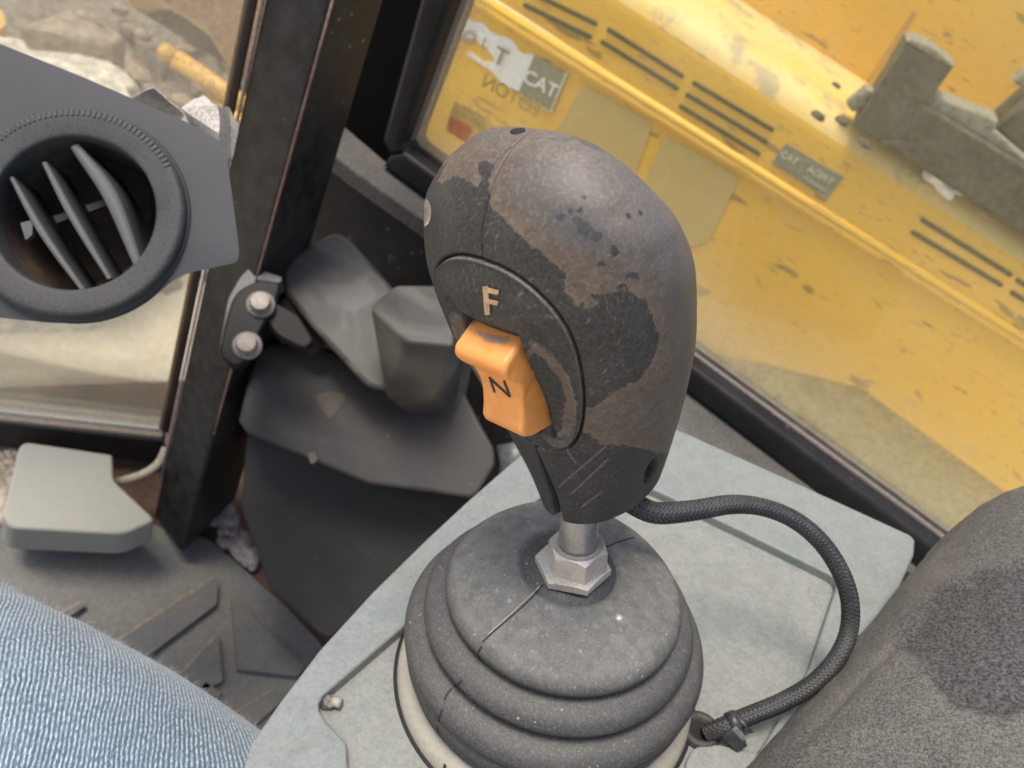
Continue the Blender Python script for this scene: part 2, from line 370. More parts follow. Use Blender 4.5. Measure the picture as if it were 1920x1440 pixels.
def glass_mat(name, tint, dust, lo, edge_gain, spots=.3):
    t = NT(name); t.t.nodes.remove(t.b)
    tr = t.n('ShaderNodeBsdfTransparent'); tr.inputs[0].default_value = (*tint, 1)
    df = t.n('ShaderNodeBsdfDiffuse'); df.inputs[0].default_value = (*dust, 1)
    tl = t.n('ShaderNodeBsdfTranslucent'); tl.inputs[0].default_value = (*dust, 1)
    dd = t.n('ShaderNodeMixShader'); dd.inputs[0].default_value = .5; t.l(df.outputs[0], dd.inputs[1]); t.l(tl.outputs[0], dd.inputs[2])
    e = t.attr('edge'); n1 = t.noise(9, 7, .65); n2 = t.noise(140, 5, .6); v = t.vor(38); nn = t.noise(10, 3)
    m = t.math('MULTIPLY', t.ramp(n1, .25, .75, .5, 1.35), lo)
    m = t.math('ADD', m, t.math('MULTIPLY', t.math('POWER', e, 1.3), t.math('MULTIPLY', t.ramp(n1, .2, .8, .75, 1.1), edge_gain)))
    m = t.math('MULTIPLY', m, t.ramp(n2, .3, .7, .8, 1.2))
    mp = t.mapping((1, 22, 3), (.2, .7, .5)); sc = t.noise(14, 3, .6, mp); m = t.math('ADD', m, t.math('MULTIPLY', t.ramp(sc, .68, .72), .12))
    m = t.math('ADD', m, t.math('MULTIPLY', t.math('LESS_THAN', v, t.ramp(nn, .55, .85, 0, .14)), spots))
    mx = t.n('ShaderNodeMixShader'); t.l(t.ramp(m, 0, 1), mx.inputs[0]); t.l(tr.outputs[0], mx.inputs[1]); t.l(dd.outputs[0], mx.inputs[2])
    gl = t.n('ShaderNodeBsdfGlossy'); gl.inputs['Roughness'].default_value = .03; fr = t.n('ShaderNodeFresnel'); fr.inputs[0].default_value = 1.3
    m2 = t.n('ShaderNodeMixShader'); t.l(t.math('MULTIPLY', fr.outputs[0], .8), m2.inputs[0]); t.l(mx.outputs[0], m2.inputs[1]); t.l(gl.outputs[0], m2.inputs[2])
    t.l(m2.outputs[0], t.out.inputs[0]); return t.m
M['side_glass'] = glass_mat('dusty_side_glass', (.95, .97, .93), (.84, .78, .52), .145, .62, .5)
M['front_glass'] = glass_mat('dusty_front_glass', (.97, .98, .95), (.80, .72, .57), .21, .25, .4)

def knob_mat(name, top_attr=True):
    t = NT(name); n1 = t.noise(70, 7, .65); n2 = t.noise(900, 5, .65); n3 = t.noise(260, 6, .65); n4 = t.noise(2600, 3, .5)
    blk = t.mix(t.ramp(n2, .38, .64), (.012, .0118, .0119), (.042, .041, .0405))
    blk = t.mix(t.math('MULTIPLY', t.ramp(n1, .45, .75), .35), blk, (.070, .067, .064))
    # fine pale fluff and scratches on the bare black
    mp = t.mapping((1, 12, 1), (.6, .2, 1.1)); fl = t.noise(320, 3, .6, mp); blk = t.mix(t.math('MULTIPLY', t.ramp(fl, .60, .72), .5), blk, (.20, .19, .18))
    film = t.mix(t.ramp(n3, .35, .68), (.062, .051, .042), (.112, .094, .078))
    sdp = t.attr('peel'); film = t.mix(t.math('MULTIPLY', t.ramp(t.math('ADD', sdp, t.math('MULTIPLY', t.math('SUBTRACT', n1, .5), 5)), .5, 4.5, 1, 0), .8), film, t.mix(t.ramp(n3, .35, .65), (.070, .049, .034), (.115, .083, .059)))
    film = t.mix(t.math('MULTIPLY', t.math('MULTIPLY', t.ramp(n1, .46, .62), .75), t.ramp(sdp, 1.5, 5)), film, (.080, .073, .067))
    film = t.mix(t.math('MULTIPLY', t.ramp(n2, .50, .66), .5), film, (.19, .165, .14))
    sd = t.attr('peel'); edge = t.math('ADD', sd, t.math('MULTIPLY', t.math('SUBTRACT', t.noise(330, 6, .65),   .5), 2.1)); pm = t.ramp(edge, -.10, .16)
    # small pits through the film
    hole = t.math('ADD', t.attr('pit'), t.math('MULTIPLY', t.math('SUBTRACT', t.noise(420, 4, .55), .5), 3.2)); pit = t.ramp(hole, .0, .1)
    pm2 = t.math('MULTIPLY', pm, t.math('SUBTRACT', 1., pit))
    thin = t.attr('thin')  # thinned dark film, with the sky's bluish sheen painted into the colour
    c = t.mix(pm2, blk, film); c = t.mix(t.math('MULTIPLY', t.ramp(thin, 0, 1), t.ramp(n3, .3, .7, .35, .95)), c, (.036, .044, .050))
    dusty = t.math('MULTIPLY', t.attr('dust'), t.ramp(n2, .3, .7, .45, 1.1)); dusty = t.math('MULTIPLY', dusty, t.math('SUBTRACT', 1., t.math('MULTIPLY', pit, .9))); c = t.mix(dusty, c, (.25, .23, .205))
    # light rim at the film's edge
    rim = t.math('MULTIPLY', t.math('MULTIPLY', t.ramp(edge, -.05, .08), t.ramp(edge, .08, .5, 1, 0)), .22); c = t.mix(rim, c, (.19, .155, .13))
    c = t.mix(t.attr('chip'), c, (.46, .38, .32))
    t.setc(c); r = t.mix(pm2, (.50,)*3, (.40,)*3); t.setr(t.ramp(t.math('ADD', t.math('MULTIPLY', n2, .35), t.math('MULTIPLY', pm2, -.10)), 0, .35, .50, .66)); t.b.inputs['Specular IOR Level'].default_value = .42
    h = t.math('ADD', t.math('MULTIPLY', n2, .5), t.math('MULTIPLY', pm2, .5)); h = t.math('ADD', h, t.math('MULTIPLY', n4, .3))
    t.setn(t.bump(h, .45, .0003)); return t.m
M['knob'] = knob_mat('worn_grip_plastic')

def rocker_mat():
    t = NT('orange_switch_plastic'); n1 = t.noise(200, 5); n2 = t.noise(900, 4)
    c = t.mix(t.ramp(n1, .3, .7), (.70, .275, .062), (.78, .325, .085))
    g = t.math('MULTIPLY', t.ramp(t.math('ADD', t.attr('grime'), t.math('MULTIPLY', t.math('SUBTRACT', t.noise(500, 6, .7), .5), 1.4)), .25, .6), .75)
    c = t.mix(g, c, (.21, .17, .165)); c = t.mix(t.math('MULTIPLY', t.ramp(t.noise(650, 3), .68, .74), .3), c, (.35, .13, .04))
    t.setc(c); t.setr(.42); t.b.inputs['Subsurface Weight'].default_value = .12; t.b.inputs['Subsurface Radius'].default_value = (.004, .002, .001)
    t.b.inputs['Subsurface Scale'].default_value = .5
    t.setn(t.bump(n2, .08, .0002)); return t.m
M['rocker'] = rocker_mat()

def boot_mat():
    t = NT('dusty_bellows_rubber'); n1 = t.noise(45, 7, .65); n2 = t.noise(800, 5, .65); n3 = t.noise(190, 6, .7)
    c = t.mix(t.ramp(n2, .3, .7), (.016, .0162, .0165), (.046, .046, .0455))
    up = t.attr('dust'); d = t.math('MULTIPLY', up, t.ramp(n3, .36, .64, .55, 1.0)); d = t.math('MULTIPLY', d, t.ramp(n1, .25, .75, .75, 1.15))
    c = t.mix(d, c, (.235, .235, .212))
    d2 = t.math('MULTIPLY', t.ramp(t.noise(420, 6, .75), .57, .66), t.math('MULTIPLY', up, .7)); c = t.mix(d2, c, (.36, .345, .305))
    sp = t.math('MULTIPLY', t.math('LESS_THAN', t.vor(420), t.ramp(t.noise(120, 4), .5, .8, 0, .3)), .6); c = t.mix(sp, c, (.40, .385, .345)); sp2 = t.math('MULTIPLY', t.math('LESS_THAN', t.vor(190), t.ramp(t.noise(70, 5), .48, .75, 0, .20)), .65); c = t.mix(sp2, c, (.33, .32, .29)); c = t.mix(t.math('MULTIPLY', t.ramp(t.noise(1300, 4, .7), .52, .66), .30), c, (.26, .255, .235))
    t.setc(c); t.setr(t.ramp(d, 0, .3, .48, .8)); t.setn(t.bump(t.math('ADD', n2, n3), .25, .0003)); return t.m
M['boot'] = boot_mat()

def console_mat(name, a, b, dust, amt):
    t = NT(name); n1 = t.noise(16, 7, .6); n2 = t.noise(1100, 4, .6); n3 = t.noise(110, 6, .65)
    c = t.mix(t.ramp(n1, .3, .7), a, b); c = t.mix(t.math('MULTIPLY', t.ramp(n3, .35, .8), amt*.7), c, dust); n4 = t.noise(520, 5, .7); c = t.mix(t.math('MULTIPLY', t.ramp(n4, .48, .66), amt*.55), c, dust); c = t.mix(t.math('MULTIPLY', t.ramp(n4, .34, .46, 1, 0), .30), c, tuple(x*.62 for x in a))
    mp = t.mapping((1, 6, 1), (.1, .2, .7)); c = t.mix(t.math('MULTIPLY', t.ramp(t.noise(90, 5, .6, mp), .60, .78), amt*.4), c, tuple(min(1, x*1.12) for x in dust))
    gm_ = t.noise(34, 6, .68, None, .6); c = t.mix(t.math('MULTIPLY', t.ramp(gm_, .56, .72), .35), c, (.135, .122, .10))
    c = t.mix(t.math('MULTIPLY', t.math('LESS_THAN', t.vor(240), t.ramp(t.noise(50, 4), .5, .8, 0, .2)), .45), c, (.36, .35, .31))
    c = t.mix(t.math('MULTIPLY', t.math('LESS_THAN', t.vor(60), t.ramp(t.noise(15, 3), .62, .85, 0, .14)), .6), c, (.22, .17, .13))
    t.setc(c); t.setr(.62); t.setn(t.bump(n2, .16, .0003)); return t.m
M['console'] = console_mat('grey_green_console_plastic', (.150, .175, .166), (.178, .200, .190), (.265, .275, .260), .7)
M['inset'] = console_mat('dusty_console_panel', (.160, .175, .164), (.19, .203, .189), (.285, .287, .262), .85)
M['collar'] = console_mat('pale_dusty_collar', (.29, .27, .215), (.34, .32, .265), (.41, .37, .29), .7)

def foam_mat():
    t = NT('worn_black_foam'); n1 = t.noise(760, 5, .75); n2 = t.noise(1900, 4, .7); n3 = t.noise(22, 6, .6)
    torn = t.ramp(t.math('ADD', t.attr('torn'), t.math('MULTIPLY', t.math('SUBTRACT', t.noise(160, 6, .7), .5), 1.6)), -.8, .9); v = t.vor(900)
    c = t.mix(t.ramp(t.math('ADD', t.math('MULTIPLY', n1, .5), t.math('MULTIPLY', n2, .5)), .42, .60), (.034, .033, .031), (.195, .186, .170))
    c = t.mix(t.math('MULTIPLY', t.ramp(n3, .42, .66), .4), c, (.185, .172, .143))
    c2 = t.mix(t.ramp(n1, .40, .62), (.020, .0192, .0192), (.118, .112, .107))
    c = t.mix(torn, c, c2)
    sp = t.math('MULTIPLY', t.math('LESS_THAN', t.vor(520), t.ramp(t.noise(160, 4), .48, .8, 0, .26)), .5); c = t.mix(sp, c, (.34, .33, .31))
    c = t.mix(t.math('MULTIPLY', t.math('LESS_THAN', t.vor(210), t.ramp(t.noise(60, 4), .5, .8, 0, .16)), .9), c, (.012, .012, .012))
    t.setc(c); t.setr(.85); t.setn(t.bump(t.math('ADD', t.math('MULTIPLY', n1, 1.), t.math('MULTIPLY', v, .5)), .7, .0011)); return t.m
M['foam'] = foam_mat()

def denim_mat():
    t = NT('blue_denim'); uv = t.tc.outputs['UV']
    # UV in metres: u along the leg, v round it
    sep = t.n('ShaderNodeSeparateXYZ'); t.l(uv, sep.inputs[0]); u, v = sep.outputs[0], sep.outputs[1]
    wob = t.math('MULTIPLY', t.math('SUBTRACT', t.noise(60, 3, .5, uv), .5), .0022)
    k = 2*math.pi/.0019
    ph = t.math('ADD', t.math('MULTIPLY', t.math('ADD', t.math('ADD', t.math('MULTIPLY', u, .70), t.math('MULTIPLY', v, -.71)), wob), k), 0)
    s = t.ramp(t.math('SINE', ph), -.7, .9)
    mp = t.mapping((1, 1, 1), (0, 0, -.78), uv); mp2 = t.n('ShaderNodeMapping'); mp2.inputs['Scale'].default_value = (400, 1500, 1); t.l(mp, mp2.inputs[0])
    fl = t.noise(1.0, 3, .6, mp2.outputs[0]); fl2 = t.noise(420, 4, .6, uv); br = t.noise(14, 5, .6, uv); br2 = t.noise(45, 5, .6, uv)
    dark = t.mix(t.ramp(br2, .3, .7), (.036, .072, .112), (.070, .120, .170))
    lite = t.mix(t.ramp(fl, .35, .7), (.18, .25, .305), (.52, .585, .60))
    f = t.math('MULTIPLY', s, t.ramp(fl, .36, .58, .25, 1.0)); f = t.math('ADD', f, t.math('MULTIPLY', t.math('SUBTRACT', fl2, .5), .9)); f = t.math('ADD', f, t.math('MULTIPLY', t.math('SUBTRACT', br, .5), .5))
    c = t.mix(t.ramp(f, .0, .95), dark, lite); t.setc(c); t.setr(.9); t.b.inputs['Sheen Weight'].default_value = .25
    t.setn(t.bump(t.math('ADD', s, t.math('MULTIPLY', fl, .8)), .55, .0006)); return t.m
M['denim'] = denim_mat()
M['fuzz'] = pmat('denim_lint', (.36, .42, .48), .9, (.6, .65, .7), .2, 50, 100, 0)
M['gravel'] = pmat('gravel_stone', (.34, .29, .22), .9, (.5, .45, .36), .6, 20, 120, .3)
def ground_mat():
    t = NT('sandy_yard_ground'); n1 = t.noise(1.6, 8, .65); n2 = t.noise(14, 7, .65); n3 = t.noise(90, 4)
    c = t.mix(t.ramp(n1, .35, .65), (.66, .56, .40), (.76, .69, .55)); c = t.mix(t.math('MULTIPLY', t.ramp(n2, .45, .7), .5), c, (.56, .49, .38))
    t.setc(c); t.setr(.95); t.setn(t.bump(n3, .5, .01)); return t.m
M['ground'] = ground_mat()

# ------------------------------------------------------------------ reference planes
FLOOR_Z = CAMLOC[2] - 0.95
A_C = np.array([.115, .817, .565]); A_C /= np.linalg.norm(A_C); A = wd(A_C)          # console normal / bellows axis
BOOT = P(1068, 1061, .3155)                                                          # middle of the flat land on the bellows
CON = (BOOT - A*.072, A)                                                             # console panel surface
CONTOP = (CON[0] + A*.0060, A)                                                       # raised rim surface
q1 = P(770, 270, .85); d_ = ray(1760, 1000); zz = -(q1[2]-CAMLOC[2]) / (-(wd(d_)[2])); q2 = CAMLOC + wd(d_)*zz
SWX = unit(q2 - q1); SWN = unit(np.cross(SWX, UP))
if SWN @ (CAMLOC - q1) < 0: SWN = -SWN
SW = (q1, SWN)                                                                       # side window glass plane
def swp(off): return (SW[0] + SWN*off, SWN)
FLOORP = (np.array([0, 0, FLOOR_Z]), UP)

# ================================================================== GROUND
gm = mesh_from([(-60, -60, 0), (60, -60, 0), (60, 60, 0), (-60, 60, 0)], [(0, 1, 2, 3)])
ground = link('ground', gm, M['ground'], smooth=False); ground['kind'] = 'structure'

# ================================================================== CAB FLOOR
fp = pts_on([(-900, 760), (700, 700), (1500, 1100), (1100, 2600), (-1400, 2200)], FLOORP)
floor = slab('floor', fp, (0, 0, -.05), M['rustfloor']); floor['kind'] = 'structure'

# floor mat with its raised tread
MATP = (FLOORP[0] + UP*.012, UP); TRP = (FLOORP[0] + UP*.022, UP)
mat_o = empty('floor_mat', on(300, 1250, FLOORP), 'dirty grey rubber floor mat with raised chevron tread beside the blue jeans', 'floor mat')
slab('mat_base', pts_on(round_poly([(-500, 900), (-100, 905), (300, 985), (395, 1010), (470, 1075), (545, 1142), (640, 1245), (900, 1560), (300, 2100), (-700, 1900)], 12), MATP), (0, 0, -.011), M['matrub'], mat_o, .003)
DIRTL = pmat('tan_packed_dirt', (.20, .165, .125), .95, (.25, .21, .16), .6, 60, 200, .2)
for k, pl in enumerate([[(402, 1084), (409, 1092), (407, 1132), (275, 1232), (150, 1330), (40, 1330), (220, 1202)],
           [(433, 1116), (573, 1249), (558, 1268), (446, 1255)], [(410, 1190), (418, 1277), (380, 1296), (318, 1286)],
           [(387, 1276), (417, 1299), (380, 1332), (345, 1312)], [(515, 1292), (535, 1310), (450, 1385), (415, 1355)],
           [(157, 1128), (160, 1136), (95, 1180), (40, 1200), (60, 1180)], [(300, 1420), (420, 1340), (440, 1400), (330, 1500)]]):
    slab('dirt_line', pts_on(np.array(pl, float) + np.array([-4.5, -3.0]), (FLOORP[0] + UP*.0135, UP)), (0, 0, -.002), DIRTL, mat_o)
    slab('tread_rib', pts_on(round_poly(pl, 5), TRP), (0, 0, -.0105), M['treadm'], mat_o, .003)

# dirt heap by the pillar foot
bm = bmesh.new()
for i in range(46):
    t = random.random(); x = 395 + 75*t + random.uniform(-14, 12); y = 960 + 105*t + random.uniform(-18, 10); r = random.uniform(.006, .016)
    c = on(x, y, FLOORP) + UP*random.uniform(.004, .02)
    bmesh.ops.create_icosphere(bm, subdivisions=1, radius=r, matrix=Matrix.Translation(Vector(c.tolist())) @ Matrix.Diagonal((1, random.uniform(.7, 1.3), random.uniform(.5, 1), 1)))
dirt = link('dirt', finish(bm), pmat('pinkish_dry_dirt', (.32, .26, .24), .95, (.46, .39, .36), .6, 60, 300, .4)); dirt['kind'] = 'stuff'

# ================================================================== FRONT PILLAR
def vline(x0, y0, z0, x1, y1, z1):                                      # straight edge carried on above the picture
    a, b = P(x0, y0, z0), P(x1, y1, z1); return a + (a-b)*.55, b
L1 = vline(493, 0, .60, 288, 962, .97); L2 = vline(624, 0, .565, 340, 1036, .935); L3 = vline(722, 0, .63, 445, 930, .99)
L4 = (L1[0] + (L3[0]-L2[0])*1.0, L1[1] + (L3[1]-L2[1])*1.0)
pil = empty('front_pillar', L2[1], 'dusty black steel cab pillar standing between the two windows', 'pillar')
def column_mesh(lines, bevel=.004):
    bm = bmesh.new(); a = [bm.verts.new(tuple(l[0])) for l in lines]; b = [bm.verts.new(tuple(l[1])) for l in lines]; n = len(a)
    bm.faces.new(a); bm.faces.new(b[::-1]); sides = [bm.faces.new((a[i], b[i], b[(i+1) % n], a[(i+1) % n])) for i in range(n)]
    bmesh.ops.recalc_face_normals(bm, faces=bm.faces)
    es = [e for e in bm.edges if (e.verts[0] in a) != (e.verts[1] in a)]
    bmesh.ops.bevel(bm, geom=es, offset=bevel, segments=4, profile=.5, affect='EDGES'); return finish(bm)
shade_auto(link('post', column_mesh([L1, L2, L3, L4], .006), M['black_metal'], pil))
# worn reddish rubber lip along the front corner, pale lip along the glass
seam = [L2[0]*(1-t) + L2[1]*t for t in np.linspace(.355, .80, 12)]
tube('edge_lip', [p + unit(CAMLOC - p)*.001 for p in seam], .0011, pmat('reddish_worn_lip', (.17, .09, .07), .7, (.3, .2, .17), .5, 40, 300, .1), pil, 8)
sm2 = [L1[0]*(1-t) + L1[1]*t for t in np.linspace(.2, .93, 14)]
tube('glass_lip', [p + unit(CAMLOC - p)*.001 for p in sm2], .0016, pmat('pale_lip', (.20, .18, .175), .6, (.36, .33, .31), .5, 40, 300, .1), pil, 8)
for (x, y, r) in ((530, 326, .008), (540, 322, .005), (520, 330, .005)):
    bm = bmesh.new(); bmesh.ops.create_icosphere(bm, subdivisions=2, radius=r); 
    tt = (y + 0)/1036.0
    c = P(x, y, .66)
    for v in bm.verts: v.co *= 1 + .3*mnoise.noise(v.co*300)
    bmesh.ops.translate(bm, verts=bm.verts, vec=Vector(c.tolist()))
    link('mud_lump', finish(bm), M['gravel'], pil)
L3u = [L3[0]*(1-t) + L3[1]*t for t in np.linspace(0, 1, 3)]

# ================================================================== FRONT WINDOW (left)
a_ = P(305, 805, .985); dd = ray(0, 770); z2 = (a_[2]-CAMLOC[2]) / wd(dd)[2]; b_ = CAMLOC + wd(dd)*z2
FWX = unit(a_ - b_); FWN = unit(np.cross(FWX, UP))
if FWN @ (CAMLOC - a_) < 0: FWN = -FWN
FW = (a_, FWN)
def fwp(off): return (FW[0] + FWN*off, FWN)
fw = empty('front_window', a_, 'dusty front window pane showing rubble outside, left of the black pillar', 'window')
gl_px = round_poly([(-260, 742), (305, 806), (478, -20), (545, -330), (-700, -400)], [0, 10, 0, 0, 0])
gp = pts_on(gl_px, FW)
me = slab_mesh(gp, -FWN*.006, .0); 
co = np.array([v.co for v in me.vertices]); add_attr(me, 'edge', np.full(len(co), .35))
pane = link('glass_pane', me, M['front_glass'], fw, smooth=False)
# pane with an edge veil: finer grid replaces the flat sheet so dust can follow its rim
# pale cut edge, dark slot, beige seal, black sill
slab('seal_strip', pts_on([(-260, 742), (306, 806), (305, 812), (-260, 748)], fwp(.004)), -FWN*.008, pmat('pale_glass_edge', (.55, .53, .46), .5, (.6, .55, .45), .3), fw)
slab('slot_strip', pts_on([(-260, 749), (306, 812), (304, 818), (-260, 757)], fwp(.002)), -FWN*.02, M['dark_rubber'], fw)
slab('seal_lip', pts_on([(-260, 757), (304, 818), (303, 828), (-260, 766)], fwp(.010)), -FWN*.03, pmat('beige_seal', (.36, .30, .24), .8, (.4, .34, .28), .5, 40), fw, .002)
slab('sill', pts_on([(-300, 762), (307, 828), (296, 872), (-300, 806)], fwp(.014)), -FWN*.05, M['black_frame'], fw, .004)
slab('lower_wall', pts_on([(-300, 800), (304, 858), (290, 1000), (-300, 1000)], fwp(.004)), -FWN*.04, pmat('rusty_lower_wall', (.07, .05, .045), .8, (.24, .18, .14), .6, 30, 300, .3), fw)
slab('side_seal', pts_on([(476, -60), (497, -60), (316, 815), (302, 808)], fwp(.008)), -FWN*.02, pmat('dark_side_seal', (.035, .024, .022), .6, (.15, .1, .08), .4, 40), fw, .002)
slab('upper_seal', pts_on([(470, -60), (477, -60), (304, 806), (298, 804)], fwp(.004)), -FWN*.01, pmat('amber_edge_seal', (.30, .22, .10), .5, (.4, .3, .15), .3, 40), fw)

# beige hose at the foot of the window
tube('hose', catmull([P(190, 908, .90), P(235, 900, .92), P(270, 888, .93), P(296, 870, .935), P(312, 840, .94)], 40), .0052, M['hose'])
tag(bpy.data.objects['hose'], 'thin beige hose curving from the grey cover to the pillar', 'hose')

# grey moulded cover on the floor at the left
PADN = unit(UP*.92 + (CAMLOC - P(150, 930, .85))*.25); PADP = (P(150, 920, .86), PADN)
top = round_poly([(38, 826), (211, 852), (213, 900), (293, 975), (232, 1002), (20, 990), (4, 970)], [22, 6, 10, 14, 20, 26, 20], 6)
slab('pedal_cover', pts_on(top, PADP), -PADN*.052, M['pad'], None, .014, 5, taper=1.04)
tag(bpy.data.objects['pedal_cover'], 'smooth pale grey plastic cover on the floor below the front window', 'plastic cover')

# ================================================================== SIDE WINDOW (right)
sw = empty('side_window', q1, 'large dusty side window in black frame with the yellow machine behind it', 'window')
# glass as a grid so the dust thickens towards its rim
gpx = [(757, 271), (885, -60), (2300, -60), (2300, 1398), (1765, 1003)]
gpoly = np.array([(770, 268), (872, -10), (1010, -400), (2500, -400), (2500, 1546), (1700, 955)], float)
gw = [on(x, y, SW) for x, y in [(762, 290), (990, -420), (2550, -420), (2550, 1610)]]
org = q1; ex = SWX
S_, T_ = np.meshgrid(np.linspace(-.012, 1.25, 120), np.linspace(-.03, .75, 90), indexing='ij')
V = org + S_[..., None]*ex + T_[..., None]*UP
q = px_of(V.reshape(-1, 3))
dpx = np.minimum((T_.ravel()+.0)/.125, (S_.ravel()+.0)/.030)
me = grid_mesh(V); add_attr(me, 'edge', np.clip(1 - dpx, 0, 1))
link('glass_pane', me, M['side_glass'], sw, smooth=False)
# rubber gasket (grey brown) and black frame, butted bars
def bar(name, px, off, back, mat, bev=.003): return slab(name, pts_on(px, swp(off)), -SWN*back, mat, sw, bev)
bar('gasket', [(771, 266), (900, -90), (879, -90), (752, 270), (760, 284), (1700, 985), (1900, 1134), (1930, 1126), (1705, 958), (776, 278)], .010, .018, M['gasket'], .003)
bar('gasket_shadow', [(775, 262), (903, -92), (900, -92), (770, 266), (776, 279), (1706, 959), (1930, 1127), (1936, 1122), (1708, 953), (781, 274)], .006, .006, M['dark_rubber'], 0)  # dark strip built in to stand for shadow along the gasket
bar('frame_stile', [(880, -95), (812, -95), (716, 262), (728, 290), (757, 288), (751, 270)], .030, .05, M['black_frame'], .006)
bar('frame_rail', [(757, 286), (729, 291), (716, 312), (806, 378), (1280, 730), (1548, 942), (1850, 1174), (1900, 1136), (1700, 987)], .030, .05, M['black_frame'], .006)
# grey ledge under the frame
LH = on(1300, 740, swp(.02)); LEDGE = (LH, UP)
lp = [on(x, y, LEDGE) for x, y in [(722, 300), (820, 364), (1300, 722), (1600, 958), (1800, 1110), (1500, 985), (1245, 800), (800, 415), (668, 322), (560, 236), (600, 196)]]
slab('sill_ledge', lp, (0, 0, -.02), M['ledge'], sw, .004)
# dark lower wall panel and door jamb
wl = on(800, 418, (LH - UP*.004, UP)); WALLP = (wl, SWN)
swall = empty('side_wall', wl, 'black dust-flecked cab wall below the side window', 'wall')
tops = [on(x, y, (LH - UP*.012, UP)) for x, y in [(560, 240), (668, 322), (800, 416), (1245, 801), (1500, 986), (1900, 1290)]]
bot = [p - UP*1.0 for p in tops[::-1]]
slab('wall_panel', tops + bot, -SWN*.03, M['black_wall'], swall)
tube('wall_lip', [p + UP*.010 + SWN*.002 for p in tops[2:]], .0055, pmat('grey_lip', (.055, .06, .06), .5, (.3, .3, .28), .3, 30), swall, 10)
jb = [on(x, y, swp(-.03)) for x, y in [(560, -120), (880, -120), (762, 300), (640, 420), (480, 300)]]
slab('door_jamb', jb, -SWN*.03, pmat('black_jamb', (.003, .003, .0034), .9, (.02, .02, .02), .15, 10, 300, spec=.08), swall)

# ================================================================== BLACK COVER ASSEMBLY behind the lever
def pl_at(x, y, z, nx, ny):                                            # plane facing the seat, tilted by nx, ny in the view
    return (P(x, y, z), wd(unit(np.array([nx, ny, 1.0]))))
cov = empty('duct_cover', P(680, 760, .80), 'dusty black plastic duct cover with boxy knuckle behind the lever', 'plastic cover')
p1 = pl_at(640, 560, .745, .10, .30)
slab('upper_arm', pts_on(round_poly([(527, 510), (540, 482), (628, 434), (655, 446), (742, 545), (790, 640), (760, 740), (690, 728), (592, 622), (530, 548)], [16, 20, 12, 16, 24, 14, 14, 14, 18, 14]), p1), unit(p1[0]-CAMLOC)*.07 - p1[1]*.02, M['cover_grey'], cov, .010, 5)
p2 = pl_at(690, 780, .775, -.05, .25)
slab('main_panel', pts_on(round_poly([(478, 668), (505, 640), (610, 650), (740, 720), (845, 690), (928, 842), (930, 872), (890, 935), (690, 908), (462, 812), (446, 790), (458, 740)], [8, 8, 10, 10, 8, 12, 8, 12, 6, 6, 6, 10]), p2), unit(p2[0]-CAMLOC)*.08 - p2[1]*.02, M['cover'], cov, .005, 4)
p3 = pl_at(640, 990, .83, -.1, .12)
slab('lower_panel', pts_on(round_poly([(462, 800), (690, 890), (900, 930), (880, 1010), (616, 1196), (600, 1190), (505, 1100), (452, 952)], [10, 10, 6, 10, 4, 10, 12, 10]), p3), unit(p3[0]-CAMLOC)*.06 - p3[1]*.01, pmat('black_kick_panel', (.015, .0145, .0155), .55, (.06, .055, .05), .35, 8, 300, .1, speck=.4, sscale=40, var=.1, spec=.3), cov, .006, 4)
# boxy knuckle: three visible faces
bxo = P(700, 572, .672); e1 = P(742, 537, .70) - bxo
B8 = [P(693, 572, .675), P(738, 536, .69), P(812, 532, .69), P(862, 560, .675), P(868, 650, .66), P(845, 668, .655), P(762, 652, .645), P(722, 742, .70), P(812, 742, .70)]
bm = bmesh.new()
f_tl, f_tb, f_tr = P(693, 574, .672), P(740, 534, .692), P(850, 534, .690)
f_ml, f_mr = P(764, 640, .650), P(852, 648, .655)
f_bl, f_br = P(722, 744, .715), P(812, 744, .715)
off = wd(np.array([.2, -.3, -1.0]))*.10
vs = [bm.verts.new(tuple(p)) for p in (f_tl, f_tb, f_tr, f_mr, f_ml, f_bl, f_br)]
bk = [bm.verts.new(tuple(np.asarray(p)+off)) for p in (f_tl, f_tb, f_tr, f_br, f_bl)]
tl, tb, tr, mr, ml, bl, br = vs
bm.faces.new((tb, tr, mr, ml)); bm.faces.new((tl, tb, ml)); bm.faces.new((tl, ml, bl)); bm.faces.new((ml, mr, br, bl))
bm.faces.new((tl, bk[0], bk[1], tb)); bm.faces.new((tb, bk[1], bk[2], tr)); bm.faces.new((tr, bk[2], bk[3], br, mr)); bm.faces.new((br, bk[3], bk[4], bl)); bm.faces.new((bl, bk[4], bk[0], tl)); bm.faces.new(bk[::-1])
bmesh.ops.recalc_face_normals(bm, faces=bm.faces)
bmesh.ops.bevel(bm, geom=list(bm.edges), offset=.0035, segments=3, profile=.5, affect='EDGES', clamp_overlap=True)
weighted(shade_auto(link('side_box', finish(bm), M['cover_grey'], cov), 60))
